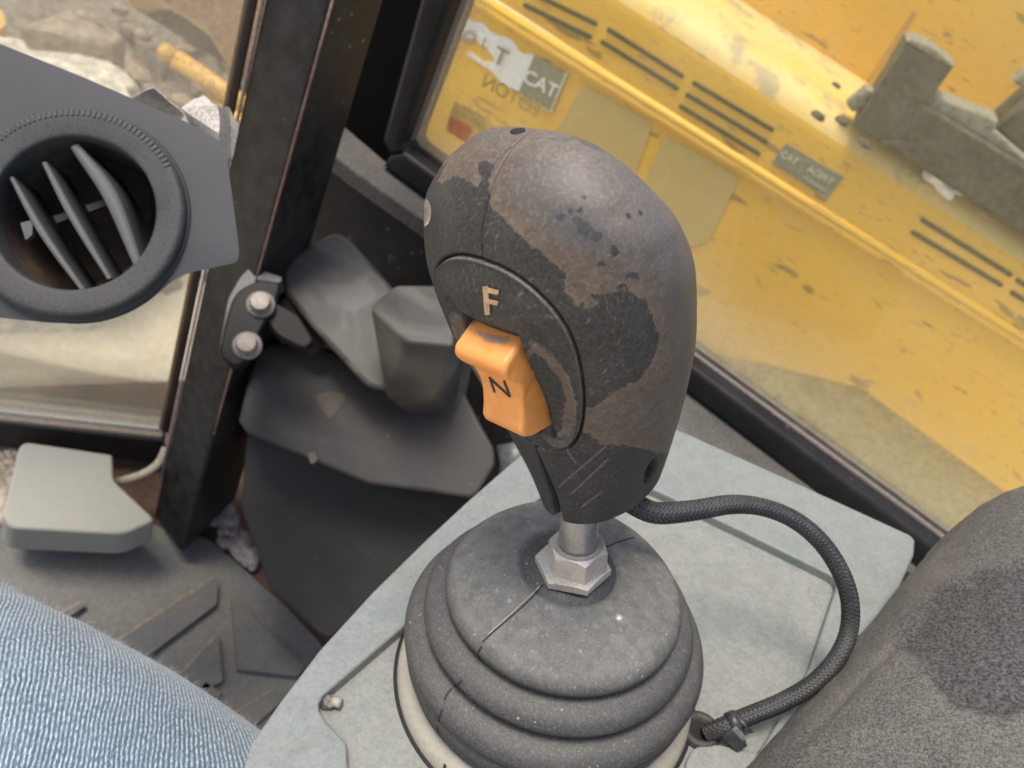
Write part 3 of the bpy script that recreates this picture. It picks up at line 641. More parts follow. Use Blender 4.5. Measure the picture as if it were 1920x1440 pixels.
# dark socket under the arm and a hose stub beside the panel
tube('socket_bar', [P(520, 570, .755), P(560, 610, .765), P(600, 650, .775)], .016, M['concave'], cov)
tube('hose_stub', [P(960, 830, .66), P(968, 870, .66), P(960, 920, .67)], .014, pmat('blue_black_hose', (.05, .055, .06), .4, (.2, .2, .2), .4, 60), cov)
MUD = pmat('dried_mud', (.085, .072, .058), .9, (.12, .1, .082), .6, 30, 300, .2, var=.1)
for pl_ in ([(592, 742), (606, 736), (628, 734), (648, 740), (649, 751), (636, 764), (628, 776), (616, 787), (609, 774), (600, 766)], [(660, 684), (676, 690), (690, 700), (684, 708), (672, 700)], [(722, 811), (731, 813), (733, 821), (725, 822)], [(575, 850), (590, 846), (596, 862), (584, 872)]):
    slab('mud_smear', pts_on(round_poly(pl_, 4, 3), (p2[0]+p2[1]*.0008, p2[1])), -p2[1]*.0012, MUD, cov)

# bracket with two bolts on the pillar
brk = empty('mounting_bracket', P(465, 610, .69), 'black steel bracket with two hex bolts fixed to the pillar', 'bracket')
pb = pl_at(468, 606, .690, .25, .25)
slab('bracket_plate', pts_on(round_poly([(436, 690), (409, 665), (422, 600), (440, 545), (490, 522), (528, 530), (520, 560), (480, 640), (462, 682)], [14, 16, 20, 24, 16, 10, 10, 20, 14]), pb), -pb[1]*.012, M['boltplate'], brk, .003)
slab('bracket_flange', pts_on(round_poly([(428, 560), (450, 520), (478, 492), (495, 508), (530, 520), (526, 530), (480, 534), (446, 560), (425, 640), (412, 650)], 6), (pb[0]-pb[1]*.006, pb[1])), -pb[1]*.03, pmat('grey_flange', (.075, .078, .082), .5, (.3, .3, .3), .4, 40), brk, .003)
slab('strap_arm', pts_on(round_poly([(505, 560), (560, 590), (590, 640), (570, 655), (520, 630), (498, 600)], 10), (pb[0]-pb[1]*.006, pb[1])), -pb[1]*.012, M['boltplate'], brk, .003)
for (x, y) in ((489, 571), (464, 648)):
    c = on(x, y, pb); b = empty('bolt', c, '', '')
    del b['label']; del b['category']; b.parent = brk; b.location = tuple(c - root_loc(brk))
    link('washer', lathe_mesh([(0, .0022), (.0118, .0022), (.0128, .0012), (.0128, -.001)], c, pb[1], wd((1, 0, 0)), 40), M['bolt'], b)
    hexprism('bolt_head', c + pb[1]*.002, pb[1], wd((1, .2, 0)), .0095, .009, M['bolt'], b, .0012)

# ================================================================== AIR VENT (left)
VN = wd(unit(np.array([.10, .10, 1.0]))); VC = P(140, 399, .42); VP = (VC, VN)
VX, VY, _ = frame_from(VN, wd((1, 0, 0)))
vent = empty('air_vent', VC, 'round black dashboard air vent with three curved louvers in slate housing', 'air vent')
hp = round_poly([(-260, -40), (0, 82), (150, 142), (275, 196), (350, 228), (415, 266), (424, 285), (436, 370), (449, 470), (446, 492), (400, 502), (335, 516), (290, 556), (200, 598), (120, 608), (-60, 590), (-300, 560)],
                [0, 20, 20, 20, 20, 18, 12, 20, 12, 10, 20, 30, 40, 40, 40, 40, 0])
s = .42/1440
ro, ri = 201*s, 149*s
hc = VC - VN*.005
hole = [hc + ri*1.02*(math.cos(t)*VX + math.sin(t)*VY) for t in np.linspace(0, 2*np.pi, 64, endpoint=False)]
shade_auto(link('housing', holed_slab_mesh(pts_on(hp, (hc, VN)), hole, unit(hc - CAMLOC)*.09, .008), M['slate'], vent), 30)
link('vent_ring', lathe_mesh([(ri*.98, -.045), (ri*.985, -.006), (ri*.985, -.0012), (ri*.990, .0006), (ri*1.002, .0016), (ri*1.02, .0020), (ri*1.05, .0023), (ro*.88, .0032), (ro*.945, .0034), (ro*.965, .0032), (ro*.983, .0024), (ro*.996, .0008), (ro, -.0010), (ro*1.0, -.006)], VC, VN, VX, 128), M['ring'], vent)
link('shoulder_ring', lathe_mesh([(ro*.99, -.003), (ro*1.012, -.0034), (ro*1.025, -.0052), (ro*1.026, -.008)], VC, VN, VX, 128), M['slate'], vent)
pm_knurl = pmat('knurl_edge', (.042, .043, .042), .6, (.14, .14, .13), .3, 40, 500, .1)
# knurled notches along the ring's edge
for i in range(120):
    t = i*2*np.pi/120; 
    if not (math.radians(28) < t < math.radians(152)): continue
    c = VC + ro*.975*(math.cos(t)*VX + math.sin(t)*VY) + VN*.0034; rd = math.cos(t)*VX + math.sin(t)*VY; tg = -math.sin(t)*VX + math.cos(t)*VY
    box_from(c - tg*.0009 - rd*.003, tg*.0013, rd*.0034, VN*.0006, pm_knurl, 'knurl', vent)
link('duct_barrel', lathe_mesh([(0, -.075), (ri*.7, -.072), (ri*.95, -.055), (ri*.99, -.01)], VC, VN, VX, 64), M['duct'], vent)
for (xa, ya, xb, yb, xm, ym, wf) in ((133, 268, 254, 494, 200, 362, .0076), (76, 300, 200, 520, 128, 400, .0040), (14, 328, 154, 548, 72, 432, .0038)):
    C = catmull([on(xa, ya, VP), on(xm, ym, VP), on(xb, yb, VP)], 30); V = []
    for i, p in enumerate(C):
        T = unit(C[min(i+1, 29)] - C[max(i-1, 0)]); sd = unit(np.cross(T, VN)); u_ = i/29
        h = wf*(.62 + .38*math.sin(math.pi*min(1, u_*1.02))); base = p - VN*.004
        V.append([base + sd*h*.5 - VN*.0030, base + sd*h*.5, base + sd*h*.3 + VN*.0010, base - sd*h*.5 + VN*.0004, base - sd*h*.5 - VN*.0012, base - VN*.024 - sd*h*.9, base - VN*.024 - sd*h*.5])
    link('louver', grid_mesh(np.array(V), True), M['fin'], vent)
slab('louver_tab', pts_on([(38, 418), (62, 412), (60, 440), (48, 450)], (VC - VN*.006, VN)), -VN*.004, M['fin'], vent)
slab('louver_link', pts_on([(62, 418), (200, 372), (204, 384), (64, 432)], (VC - VN*.030, VN)), -VN*.003, M['ring'], vent)

# crumpled paper wedged between vent and pillar
pp = (P(340, 220, .55), wd(unit(np.array([.2, .3, 1.0]))))
bm = bmesh.new()
def foldsheet(pts):
    vs = [bm.verts.new(tuple(P(x, y, z))) for x, y, z in pts]; return vs
v = foldsheet([(250, 182, .52), (287, 163, .50), (350, 215, .515), (300, 215, .53), (402, 290, .50), (345, 205, .50), (382, 182, .52), (405, 200, .49), (412, 250, .485), (418, 290, .49), (425, 200, .53), (446, 235, .54), (432, 300, .53)])
for f in ((0, 1, 2, 3), (3, 2, 4), (2, 5, 7, 8, 4), (5, 6, 7), (4, 8, 9), (8, 10, 11, 12, 9), (7, 10, 8)): bm.faces.new([v[i] for i in f])
bmesh.ops.triangulate(bm, faces=bm.faces); bmesh.ops.subdivide_edges(bm, edges=bm.edges, cuts=3, use_grid_fill=True)
for vv in bm.verts: vv.co += Vector(mnoise.noise_vector(vv.co*70))*.002
bmesh.ops.solidify(bm, geom=list(bm.faces), thickness=.0008)
pap = link('crumpled_paper', finish(bm), M['paper']); tag(shade_auto(pap, 25), 'crumpled grey paper tucked behind the air vent housing', 'paper')

# ================================================================== SIDE CONSOLE
con = empty('side_console', CON[0], 'pale grey-green side console under the rubber bellows and lever', 'console')
outer = [(420, 1560), (470, 1395), (520, 1322), (600, 1217), (700, 1108), (800, 1010), (880, 936), (960, 866), (1095, 752), (1112, 742), (1135, 745), (1260, 800), (1500, 908), (1706, 1002), (1716, 1012), (1714, 1040), (1640, 1210), (1560, 1440), (1520, 1570)]
inner = [(1350, 1570), (1405, 1440), (1490, 1300), (1518, 1250), (1569, 1098), (1567, 1086), (1556, 1077), (1400, 1000), (1230, 919), (1110, 870), (1010, 935), (880, 1060), (750, 1180), (676, 1243), (606, 1303), (598, 1318), (599, 1332), (612, 1352), (650, 1392), (660, 1570)]
slab('console_rim', pts_on(outer + inner, CONTOP), -A*.012, M['console'], con, .0014, 3)
slab('inset_panel', pts_on([(600, 1600), (560, 1320), (730, 1150), (1000, 900), (1112, 820), (1260, 890), (1620, 1070), (1590, 1200), (1480, 1600)], CON), -A*.004, M['inset'], con)
ob = np.array(outer, float); cb = ob.mean(0)
slab('console_body', pts_on(cb + (ob - cb)*.985, (CONTOP[0] - A*.010, A)), -A*.20, M['console'], con, 0, taper=.88)
# pale collar round the bellows and the dark gap beside it
link('boot_collar', lathe_mesh([(.057, .0085), (.0615, .0085), (.0655, .0068), (.0675, .0036), (.0680, .0004)], CON[0], A, wd((1, 0, 0)), 96), M['collar'], con)
link('collar_gap', lathe_mesh([(.0677, .0004), (.0694, .0006), (.0697, .0003)], CON[0], A, wd((1, 0, 0)), 96), M['concave'], con)
slab('collar_slit', pts_on([(843, 1392), (848, 1393), (836, 1440), (828, 1470), (822, 1470)], (CON[0]+A*.0060, A)), -A*.003, M['concave'], con)
slab('cable_plate', pts_on(round_poly([(1300, 1400), (1345, 1394), (1475, 1424), (1440, 1560), (1262, 1560), (1285, 1430)], 14), (CON[0]+A*.0025, A)), -A*.003, M['inset'], con, .001)
# small screw in the slot
sc = on(612, 1322, CON)
hexprism('screw', sc, unit(A + wd((.5, 0, .2))), wd((1, 0, 0)), .0031, .0045, M['bolt'], con, .0006)
link('screw_tip', tube_mesh([sc + A*.003 + wd((.003, -.0002, 0)), sc + A*.003 + wd((.0065, -.0006, .001))], .0022, 10), M['collar'], con)
# rubber grommet where the cable dives
GC = on(1312, 1372, CON); GX = wd((1, 0, 0))
link('grommet', lathe_mesh([(.0045, .0002), (.0052, .0022), (.0070, .0032), (.0086, .0024), (.0092, .0002)], GC, A, GX, 48), M['dark_rubber'], con)
link('grommet_hole', lathe_mesh([(0, .0006), (.0048, .0006)], GC, A, GX, 32), M['concave'], con)

# ================================================================== RUBBER BELLOWS
boot = empty('rubber_boot', BOOT - A*.072, 'dusty black ribbed rubber bellows at the lever base', 'rubber boot')
raw = [(.0, .0004), (.0190, .0003), (.0195, -.0011), (.0204, -.0012), (.0212, -.0003),
       (.030, -.0024), (.0375, -.0047), (.0432, -.0070), (.0470, -.0092), (.0492, -.0118), (.0499, -.0142), (.0486, -.0164), (.0445, -.0170), (.0435, -.0178), (.0455, -.0186),
       (.0510, -.0198), (.0555, -.0222), (.0577, -.0254), (.0577, -.0280), (.0560, -.0300), (.0520, -.0306), (.0512, -.0316), (.0535, -.0324),
       (.0598, -.0336), (.0638, -.0362), (.0657, -.0396), (.0656, -.0424), (.0636, -.0446), (.0590, -.0454), (.0582, -.0464), (.0612, -.0474), (.0640, -.0492), (.0646, -.0518), (.0630, -.0542), (.0580, -.0550),
       (.0575, -.0562), (.0602, -.0572), (.0622, -.0590), (.0622, -.0614), (.0600, -.0636), (.0575, -.0650), (.0570, -.0720)]
raw = np.array(raw); fine = np.vstack([raw[:5], catmull(raw[4:], 230)[1:]])
bx, by, bz = frame_from(A, wd((1, 0, 0))); NA = 420; aa = np.linspace(0, 2*np.pi, NA, endpoint=False)
V = []
for r, h in fine:
    jit = np.array([.0007*mnoise.noise(Vector((math.cos(t)*1.6, math.sin(t)*1.6, h*30))) for t in aa]) * min(1, r/.03)
    V.append(BOOT + ((r + jit)[:, None]*(np.cos(aa)[:, None]*bx + np.sin(aa)[:, None]*by)) + (h + jit*.8)[:, None]*bz)
V = np.array(V); me = grid_mesh(V, True)
nn = np.zeros(len(me.vertices)*3, np.float32); me.vertices.foreach_get('normal', nn); nn = nn.reshape(-1, 3)
if (nn[NA*7:NA*9] @ A).mean() < 0: me.flip_normals(); nn = -nn
hh = np.repeat(fine[:, 1], NA); ins = np.repeat(fine[:, 0] < .0197, NA)
add_attr(me, 'dust', np.clip((nn @ A)*1.1 - .15, 0, .8)*(.26 + .50*np.clip((hh + .0155)/.005, 0, 1))*np.where(ins, .12, 1))
bb = link('bellows', me, M['boot'], boot)
def boot_pt(t, r0, up=.0):                                            # point on the cone at angle t
    i = np.argmin(np.abs(fine[:60, 0] - r0)); return BOOT + r0*(math.cos(t)*bx + math.sin(t)*by) + (np.interp(r0, fine[:60, 0], fine[:60, 1]) + up)*bz
def path_on_boot(px, dz=.0006):
    tri = BVHTree.FromPolygons([tuple(p) for p in V.reshape(-1, 3)], [tuple(int(k) for k in pl.vertices) for pl in me.polygons]); return tri
bvh_boot = BVHTree.FromPolygons([tuple(p) for p in V.reshape(-1, 3)], np.stack([np.arange(len(fine)-1).repeat(NA)*NA + np.tile(np.arange(NA), len(fine)-1), np.arange(len(fine)-1).repeat(NA)*NA + np.tile((np.arange(NA)+1) % NA, len(fine)-1), (np.arange(len(fine)-1)+1).repeat(NA)*NA + np.tile((np.arange(NA)+1) % NA, len(fine)-1), (np.arange(len(fine)-1)+1).repeat(NA)*NA + np.tile(np.arange(NA), len(fine)-1)], -1).tolist())
def cast(bvh, x, y, lift=0):
    d = unit(wd(ray(x, y))); h = bvh.ray_cast(Vector(CAMLOC.tolist()), Vector(d.tolist()))
    if h[0] is None: return None
    n = np.array(h[1]); n = n if n @ d < 0 else -n
    return np.array(h[0]) + n*lift
def surf_line(name, px, bvh, rad, mat, parent, lift=0., n=40):
    c = [cast(bvh, x, y, lift) for x, y in catmull(px, n)]; c = [p for p in c if p is not None]; return tube(name, c, rad, mat, parent, 6)
surf_line('split_line', [(1018, 1096), (1000, 1118), (960, 1155), (925, 1185), (905, 1204)], bvh_boot, .00032, M['cableinner'], boot)
surf_line('split_line', [(1012, 1100), (985, 1126), (945, 1163), (915, 1190)], bvh_boot, .00028, M['collar'], boot, .0001)
surf_line('split_line', [(1130, 1028), (1160, 1016), (1189, 1007)], bvh_boot, .00032, M['cableinner'], boot)
for seg in ([(903, 1212), (896, 1226), (900, 1236)], [(866, 1275), (858, 1284), (850, 1288)], [(846, 1292), (838, 1302), (834, 1312)], [(830, 1330), (824, 1345), (822, 1352)], [(820, 1362), (822, 1374)]):
    surf_line('stitch', seg, bvh_boot, .0004, M['cableinner'], boot, .0001, 10)
c = cast(bvh_boot, 1161, 1158); link('stud', lathe_mesh([(0, .0009), (.0012, .0008), (.0017, .0002), (.0018, -.0006)], c, A, bx, 20), M['steel'], boot)

# ================================================================== GEAR SELECTOR LEVER
tk, fk = math.radians(30), math.radians(40)
Kx = wd((0, math.cos(tk), math.sin(tk))); Nx = wd((-math.sin(fk), -math.cos(fk)*math.sin(tk), math.cos(fk)*math.cos(tk))); Sx = wd((math.cos(fk), -math.sin(fk)*math.sin(tk), math.sin(fk)*math.cos(tk)))
X0 = P(1085, 1000, .302)
lev = empty('selector_lever', X0 - Kx*.014, 'worn black selector lever grip with orange rocker switch above the bellows', 'control lever')
link('shaft', tube_mesh([X0 - Kx*.012, X0 - Kx*.006, X0, X0 + Kx*.05], .00765, 48), M['shaft'], lev)
link('shaft_seat', lathe_mesh([(.0078, .0), (.0086, .0004), (.0088, -.0006)], X0 - Kx*.0052, Kx, wd((1, 0, 0)), 40), M['collar'], lev)
hexprism('hex_nut', X0 - Kx*.0165, Kx, wd((1, 0, 0)), .0122, .0113, M['steel'], lev, .0011, rot=math.radians(-20))
hexprism('lock_nut', X0 - Kx*.0205 + wd((-.0017, .0018, 0)), unit(Kx*.6 + A*.4), wd((1, 0, 0)), .0156, .0036, M['steel'], lev, .0006, rot=math.radians(-12))
# --- grip shape: front line, back line and half width along the lever
kk = np.array([12.0, 30.0, 50.0, 75.0, 100.0, 120.0, 135.0, 144.93, 153.0, 157.7, 158.5])*1e-3
hb = np.array([16.6, 22.6, 29.0, 35.9, 40.79, 41.92, 38.77, 32.08, 22.93, 12.93, 0])*1e-3
nb = np.array([-47.0, -41.5, -34.65, -26.97, -19.56, -11.55, -2.35, 7.35, 17.07, 26.0, 30.0])*1e-3
nf = np.array([13.5, 18.5, 26.2, 36.5, 47.5, 53.0, 53.0, 50.0, 44.0, 36.0, 30.0])*1e-3
kd, kt = .135, .1585
par = lambda k: np.where(k < kd, (k-kd)/.02, np.arcsin(np.clip((k-kd)/(kt-kd), 0, 1)))
NK, NTH = 470, 840
kq = np.concatenate([np.linspace(.0175, .134, 330), kd + (kt-kd)*np.sin(np.linspace(0.001, np.pi/2*.998, 140))])
xk = par(kk); F_ = pchip(xk, nf, par(kq)); B_ = pchip(xk, nb, par(kq)); H_ = pchip(xk, hb, par(kq))
th = np.linspace(-np.pi, np.pi, NTH, endpoint=False); ex_ = 2/2.2
spw = lambda v: np.sign(v)*np.abs(v)**ex_
cn, sn = spw(np.cos(th)), spw(np.sin(th))
nloc = ((F_+B_)/2)[:, None] + ((F_-B_)/2)[:, None]*cn; sloc = H_[:, None]*sn; kloc = np.broadcast_to(kq[:, None], nloc.shape)
def knob_world(n, s_, k): return X0 + n[..., None]*Nx + s_[..., None]*Sx + k[..., None]*Kx
KV = knob_world(nloc, sloc, kloc)
def grid_normals(V):
    du = np.gradient(V, axis=0); dv = np.roll(V, -1, 1) - np.roll(V, 1, 1); n = np.cross(dv, du); n /= np.maximum(np.linalg.norm(n, axis=-1, keepdims=True), 1e-12)
    cen = V.mean((0, 1)); 
    if ((V - cen)*n).sum(-1).mean() < 0: n = -n
    return n
KN = grid_normals(KV)
# mirrored twin (right half) used for the symmetrical features
KVm = knob_world(nloc, np.abs(sloc), kloc); loc = np.stack([(KN*Nx).sum(-1), np.abs((KN*Sx).sum(-1)), (KN*Kx).sum(-1)], -1)
KNm = loc[..., 0:1]*Nx + loc[..., 1:2]*Sx + loc[..., 2:3]*Kx
face_m = ((CAMLOC - KVm)*KNm).sum(-1) > 0
qm = px_of(KVm).reshape(-1, 2); qv = px_of(KV).reshape(-1, 2); front = (((CAMLOC - KV)*KN).sum(-1) > 0).ravel()
bez = np.array([(700, 470), (905, 487), (935, 498), (965, 514), (1000, 540), (1035, 575), (1062, 613), (1080, 655), (1091, 705), (1095, 755), (1090, 800), (1078, 828), (1060, 842), (1035, 843), (1000, 835), (700, 760)], float)
bcurve = catmull(bez[1:-1], 90); bpoly = np.vstack([[bez[0]], bcurve, [bez[-1]]])
d_curve = -np.abs(sdf(qm, bcurve, closed=False)); inside = sdf(qm, bpoly) > 0
sb = np.where(inside, -d_curve, d_curve); sb = np.where(face_m.ravel() & (nloc.ravel() > ((F_+B_)/2)[:, None].repeat(NTH, 1).ravel()), sb, -99).reshape(NK, NTH)   # signed px distance to the bezel rim
PXM = .00016
disp = np.zeros((NK, NTH)); frontside0 = nloc > ((F_+B_)/2)[:, None]
disp += np.where(sb > 0, .0005*np.clip(sb/5, 0, 1), 0)                  # plate stands a little proud
disp -= .0016*np.exp(-(sb/2.6)**2)                                       # joint round it
disp += .00025*np.exp(-((sb-6)/2.5)**2)                                    # rolled rim
# thumb hollows each side of the switch
def blob(cx, cy, rx, ry, rot):
    c, s_ = math.cos(rot), math.sin(rot); dx, dy = qm[:, 0]-cx, qm[:, 1]-cy; a = (dx*c+dy*s_)/rx; b = (-dx*s_+dy*c)/ry
    return (a*a+b*b).reshape(NK, NTH)
hol = blob(1030, 742, 43, 92, -.28); disp -= np.where((sb > 6), (.0026)*np.clip(1-hol, 0, 1)**.8, 0)
hol2 = blob(1005, 640, 20, 40, -.5); disp -= np.where(sb > 6, .0012*np.clip(1-hol2, 0, 1), 0)
well = (np.abs(sloc) < .0106) & (sb > 10) & (kloc > .0655) & (kloc < .1100)
we = np.minimum(np.minimum((.0106-np.abs(sloc))/.0008, (.1100-kloc)/.0008), (kloc-.0655)/.0008)
disp -= np.where(well & frontside0, (.0030)*np.clip(we, 0, 1), 0)
# seam between the two half shells: narrow above, open slot below the switch
sabs = np.abs(sloc); frontside = nloc > ((F_+B_)/2)[:, None]
low = np.clip((.060 - kloc)/.03, 0, 1)*frontside
wseam = .00030 + .00085*low; dseam = .0007 + .009*low
sg = np.exp(-(np.where(frontside, sloc - .0004*low, sloc)/wseam)**2)*dseam; disp -= np.where(sb > 3, 0, sg)
# the halves meet with a slight step
disp += np.where((sloc > 0) & (sb < 0), .00018, 0)
# pin hole on top, screw recess low on the right, chip on the left flank
qh = blob(0, 0, 1, 1, 0)*0
dh = np.hypot(qv[:, 0]-970, (qv[:, 1]-243)*1.15).reshape(NK, NTH); pass
c_, s__ = math.cos(.35), math.sin(.35); dx, dy = qv[:, 0]-1219, qv[:, 1]-884
rec = (((dx*c_+dy*s__)/9)**2 + ((-dx*s__+dy*c_)/26)**2).reshape(NK, NTH); disp -= np.where(front.reshape(NK, NTH), .008*np.clip((1-rec)*2.2, 0, 1), 0)
dx, dy = qv[:, 0]-795, qv[:, 1]-398; chip = ((dx/13)**2 + (dy/26)**2).reshape(NK, NTH); disp -= np.where(front.reshape(NK, NTH), .0022*np.clip(1-chip, 0, 1), 0)
# dented, softened crown
for i0 in range(0, 1): pass
KV2 = KV + KN*disp[..., None]
# stains, wear and painted bluish sheen with their own outlines
pe = np.full(NK*NTH, -99.)
def add_region(poly, sgn=1):
    global pe
    d = sdf(qv, np.array(poly, float)); 
    pe = np.maximum(pe, d) if sgn > 0 else np.minimum(pe, -d)
add_region([(916, 350), (925, 310), (960, 275), (1010, 258), (1080, 265), (1180, 310), (1260, 390), (1320, 480), (1330, 620), (1310, 760), (1290, 840), (1240, 850), (1180, 835), (1130, 830), (1092, 808), (1095, 770), (1130, 750), (1165, 725), (1200, 712), (1222, 680), (1236, 640), (1222, 590), (1205, 560), (1170, 545), (1110, 552), (1085, 575), (1060, 545), (1062, 510), (1020, 480), (985, 450), (950, 420), (920, 385)])
add_region([(820, 340), (840, 300), (870, 285), (890, 300), (905, 330), (896, 352), (880, 340), (850, 330), (830, 345)])
add_region([(1092, 560), (1112, 556), (1122, 570), (1110, 584), (1094, 578)])
add_region([(800, 60), (1100, 60), (1100, 250), (1060, 262), (1000, 262), (955, 275), (925, 305), (880, 300), (850, 300), (830, 310)])
pit = np.full(NK*NTH, -99.)
for (x, y, r) in ((1098, 432, 17), (1082, 415, 10), (1114, 442, 12), (1052, 408, 6), (1070, 398, 5), (1086, 395, 4), (1178, 405, 6), (1150, 470, 7), (1165, 540, 8), (1188, 520, 10), (1130, 495, 6), (1207, 570, 8), (1095, 370, 4), (1200, 400, 4)):
    pit = np.maximum(pit, r - np.hypot(qv[:, 0]-x, qv[:, 1]-y))
thin = np.zeros(NK*NTH)  # mask shared by thinned film and the painted bluish sheen
for (x, y, rx, ry, a) in ((1240, 420, 60, 120, -.5), (1270, 560, 40, 140, -.1), (1090, 430, 90, 45, .3), (1292, 640, 42, 210, 0), (1190, 330, 80, 40, .6)):
    c_, s_ = math.cos(a), math.sin(a); dx, dy = qv[:, 0]-x, qv[:, 1]-y; thin = np.maximum(thin, np.clip(1.1-np.sqrt(((dx*c_+dy*s_)/rx)**2+((-dx*s_+dy*c_)/ry)**2), 0, 1))
dust = np.zeros(NK*NTH); sbf = sb.ravel()
dust += .6*np.exp(-((sbf-3.5)/1.4)**2)*(sbf > 0)                        # dust caught in the rolled rim
dust += np.where((sbf > 4) & (np.abs(hol.ravel()-1.0) < .12), .22, 0)  # round the thumb hollows
dust += np.clip(((KN @ UP).ravel() - .55)*.9, 0, .45)                   # settled on the crown
dust += .6*np.exp(-((sloc.ravel()-.0011)/.0005)**2)*low.ravel()
for sc_ in ([(1048, 912), (1085, 880), (1136, 836)], [(1072, 925), (1140, 860)], [(1090, 950), (1128, 922)], [(1062, 842), (1080, 868)], [(1150, 968), (1170, 966)]):
    dust += np.where(front, .55*np.exp(-(sdf(qv, np.array(sc_, float), closed=False)/1.3)**2), 0)
chipm = np.where(chip.ravel() < 1, 1., 0); dust = np.clip(dust + chipm, 0, 1)
pe = np.where(sbf > -3, np.clip(sdf(qm, np.array([(992, 643), (1012, 650), (1045, 676), (1068, 702), (1079, 735), (1080, 785), (1068, 815), (1045, 822), (1052, 795), (1060, 755), (1050, 722), (1025, 690), (1004, 664)], float)), -40, 6), pe)
attrs = {'peel': pe/14., 'pit': pit/10., 'thin': thin*.9, 'dust': dust, 'chip': np.clip((1-chip.ravel())*4, 0, 1)*front}
# cut the surface into the plate and the two shells
idx = np.arange(NK*NTH).reshape(NK, NTH); Fq = np.stack([idx[:-1], np.roll(idx, -1, 1)[:-1], np.roll(idx, -1, 1)[1:], idx[1:]], -1).reshape(-1, 4)
fs = sb.ravel()[Fq].mean(1) > 0; ss = np.roll(sloc, 0, 1).ravel()[Fq].mean(1)
def submesh(mask):
    f = Fq[mask]; u, inv = np.unique(f, return_inverse=True); me = fast_mesh(KV2.reshape(-1, 3)[u], inv.reshape(-1, 4))
    for k_, v_ in attrs.items(): add_attr(me, k_, v_[u])
    n_ = np.zeros(len(me.vertices)*3, np.float32); me.vertices.foreach_get('normal', n_)
    if (n_.reshape(-1, 3)*KN.reshape(-1, 3)[u]).sum(-1).mean() < 0: me.flip_normals()
    return me
bezel = link('switch_bezel', submesh(fs), M['knob'], lev, label='oval black plate with the letter F round the switch')
link('grip_shell', submesh(~fs & (ss >= 0)), M['knob'], lev, label='grip half with brown peeling film')
link('grip_shell', submesh(~fs & (ss < 0)), M['knob'], lev, label='grip half with bare grey black plastic')
# closed underside of the grip
ringb = KV2[0]; cb_ = ringb.mean(0); cap_v = [cb_ - Kx*.002 + (p - cb_)*.55 for p in ringb[::6]] ; cap_r = [p for p in ringb[::6]]
n_ = len(cap_r); link('grip_base', mesh_from(cap_r + cap_v, [(i, (i+1) % n_, n_+(i+1) % n_, n_+i) for i in range(n_)] + [tuple(range(n_, 2*n_))]), M['ring'], lev)
i_h = np.argmin(np.where(front, np.hypot(qv[:, 0]-971, qv[:, 1]-246), 1e9)); hp_, hn_ = KV2.reshape(-1, 3)[i_h], KN.reshape(-1, 3)[i_h]
link('pin_hole', lathe_mesh([(0, .00025), (.0013, .00025), (.0020, .0003), (.0022, -.0003)], hp_, hn_, Kx + .3*Sx, 24), M['concave'], lev)
bvh_knob = BVHTree.FromPolygons([tuple(p) for p in KV2[::2, ::2].reshape(-1, 3)], (lambda a: np.stack([a[:-1], np.roll(a, -1, 1)[:-1], np.roll(a, -1, 1)[1:], a[1:]], -1).reshape(-1, 4).tolist())(np.arange(len(KV2[::2])*len(KV2[0, ::2])).reshape(len(KV2[::2]), -1)))

# --- rocker switch, profile read on the lever's middle plane
def S0(x, y):
    d = wd(ray(x, y)); X = CAMLOC + d*(((X0-CAMLOC) @ Sx)/(d @ Sx)) - X0; return X @ Nx, X @ Kx
prof_px = [(954, 588), (900, 666), (899, 684), (909, 695), (931, 704), (941, 722), (945, 742), (946, 770), (944, 796), (950, 806), (966, 804)]
prof = [S0(*p) for p in prof_px]
n0 = min(prof[0][0], prof[-1][0]) - .012
prof = [(n0, prof[0][1]+.001)] + prof + [(n0, prof[-1][1]-.001)]
HWS = [.0098]*5 + [.0093, .0088, .0084, .0082, .0082, .0082, .0082, .0082]; LEFT = -.0104
bm = bmesh.new(); lf = [bm.verts.new(tuple(X0 + n*Nx + k*Kx + (LEFT + (.0098-h_)*.75)*Sx)) for (n, k), h_ in zip(prof, HWS)]; rt = [bm.verts.new(tuple(X0 + n*Nx + k*Kx + (LEFT + (.0098-h_)*.75 + 2*h_)*Sx)) for (n, k), h_ in zip(prof, HWS)]; m_ = len(prof)
bm.faces.new(lf); bm.faces.new(rt[::-1])
for i in range(m_): bm.faces.new((lf[i], rt[i], rt[(i+1) % m_], lf[(i+1) % m_]))
bmesh.ops.recalc_face_normals(bm, faces=bm.faces)
es = [e for e in bm.edges if not (e.verts[0] in (lf[0], rt[0], lf[-1], rt[-1]) and e.verts[1] in (lf[0], rt[0], lf[-1], rt[-1]))]
bmesh.ops.bevel(bm, geom=es, offset=.0014, segments=4, profile=.5, affect='EDGES', clamp_overlap=True)
bmesh.ops.triangulate(bm, faces=[f for f in bm.faces if len(f.verts) > 4])
for _ in range(5):
    le = [e for e in bm.edges if e.calc_length() > .0009]
    if le: bmesh.ops.subdivide_edges(bm, edges=le, cuts=1, use_grid_fill=False); bmesh.ops.triangulate(bm, faces=[f for f in bm.faces if len(f.verts) > 4])
me = finish(bm); qr = px_of(np.array([v.co for v in me.vertices]))
dx, dy = qr[:, 0]-926, qr[:, 1]-634; gr = np.clip(1.15-np.abs((dy - .22*dx + .006*dx*dx - 2)/12), 0, 1)*np.clip(1.3-np.abs(dx)/36, 0, 1)
gr = np.maximum(gr*.9, np.clip((612 - qr[:, 1])/14, 0, .55)); add_attr(me, 'grime', gr)
rock = link('rocker_switch', me, M['rocker'], lev, label='orange rocker with the letter N'); shade_auto(rock, 50)
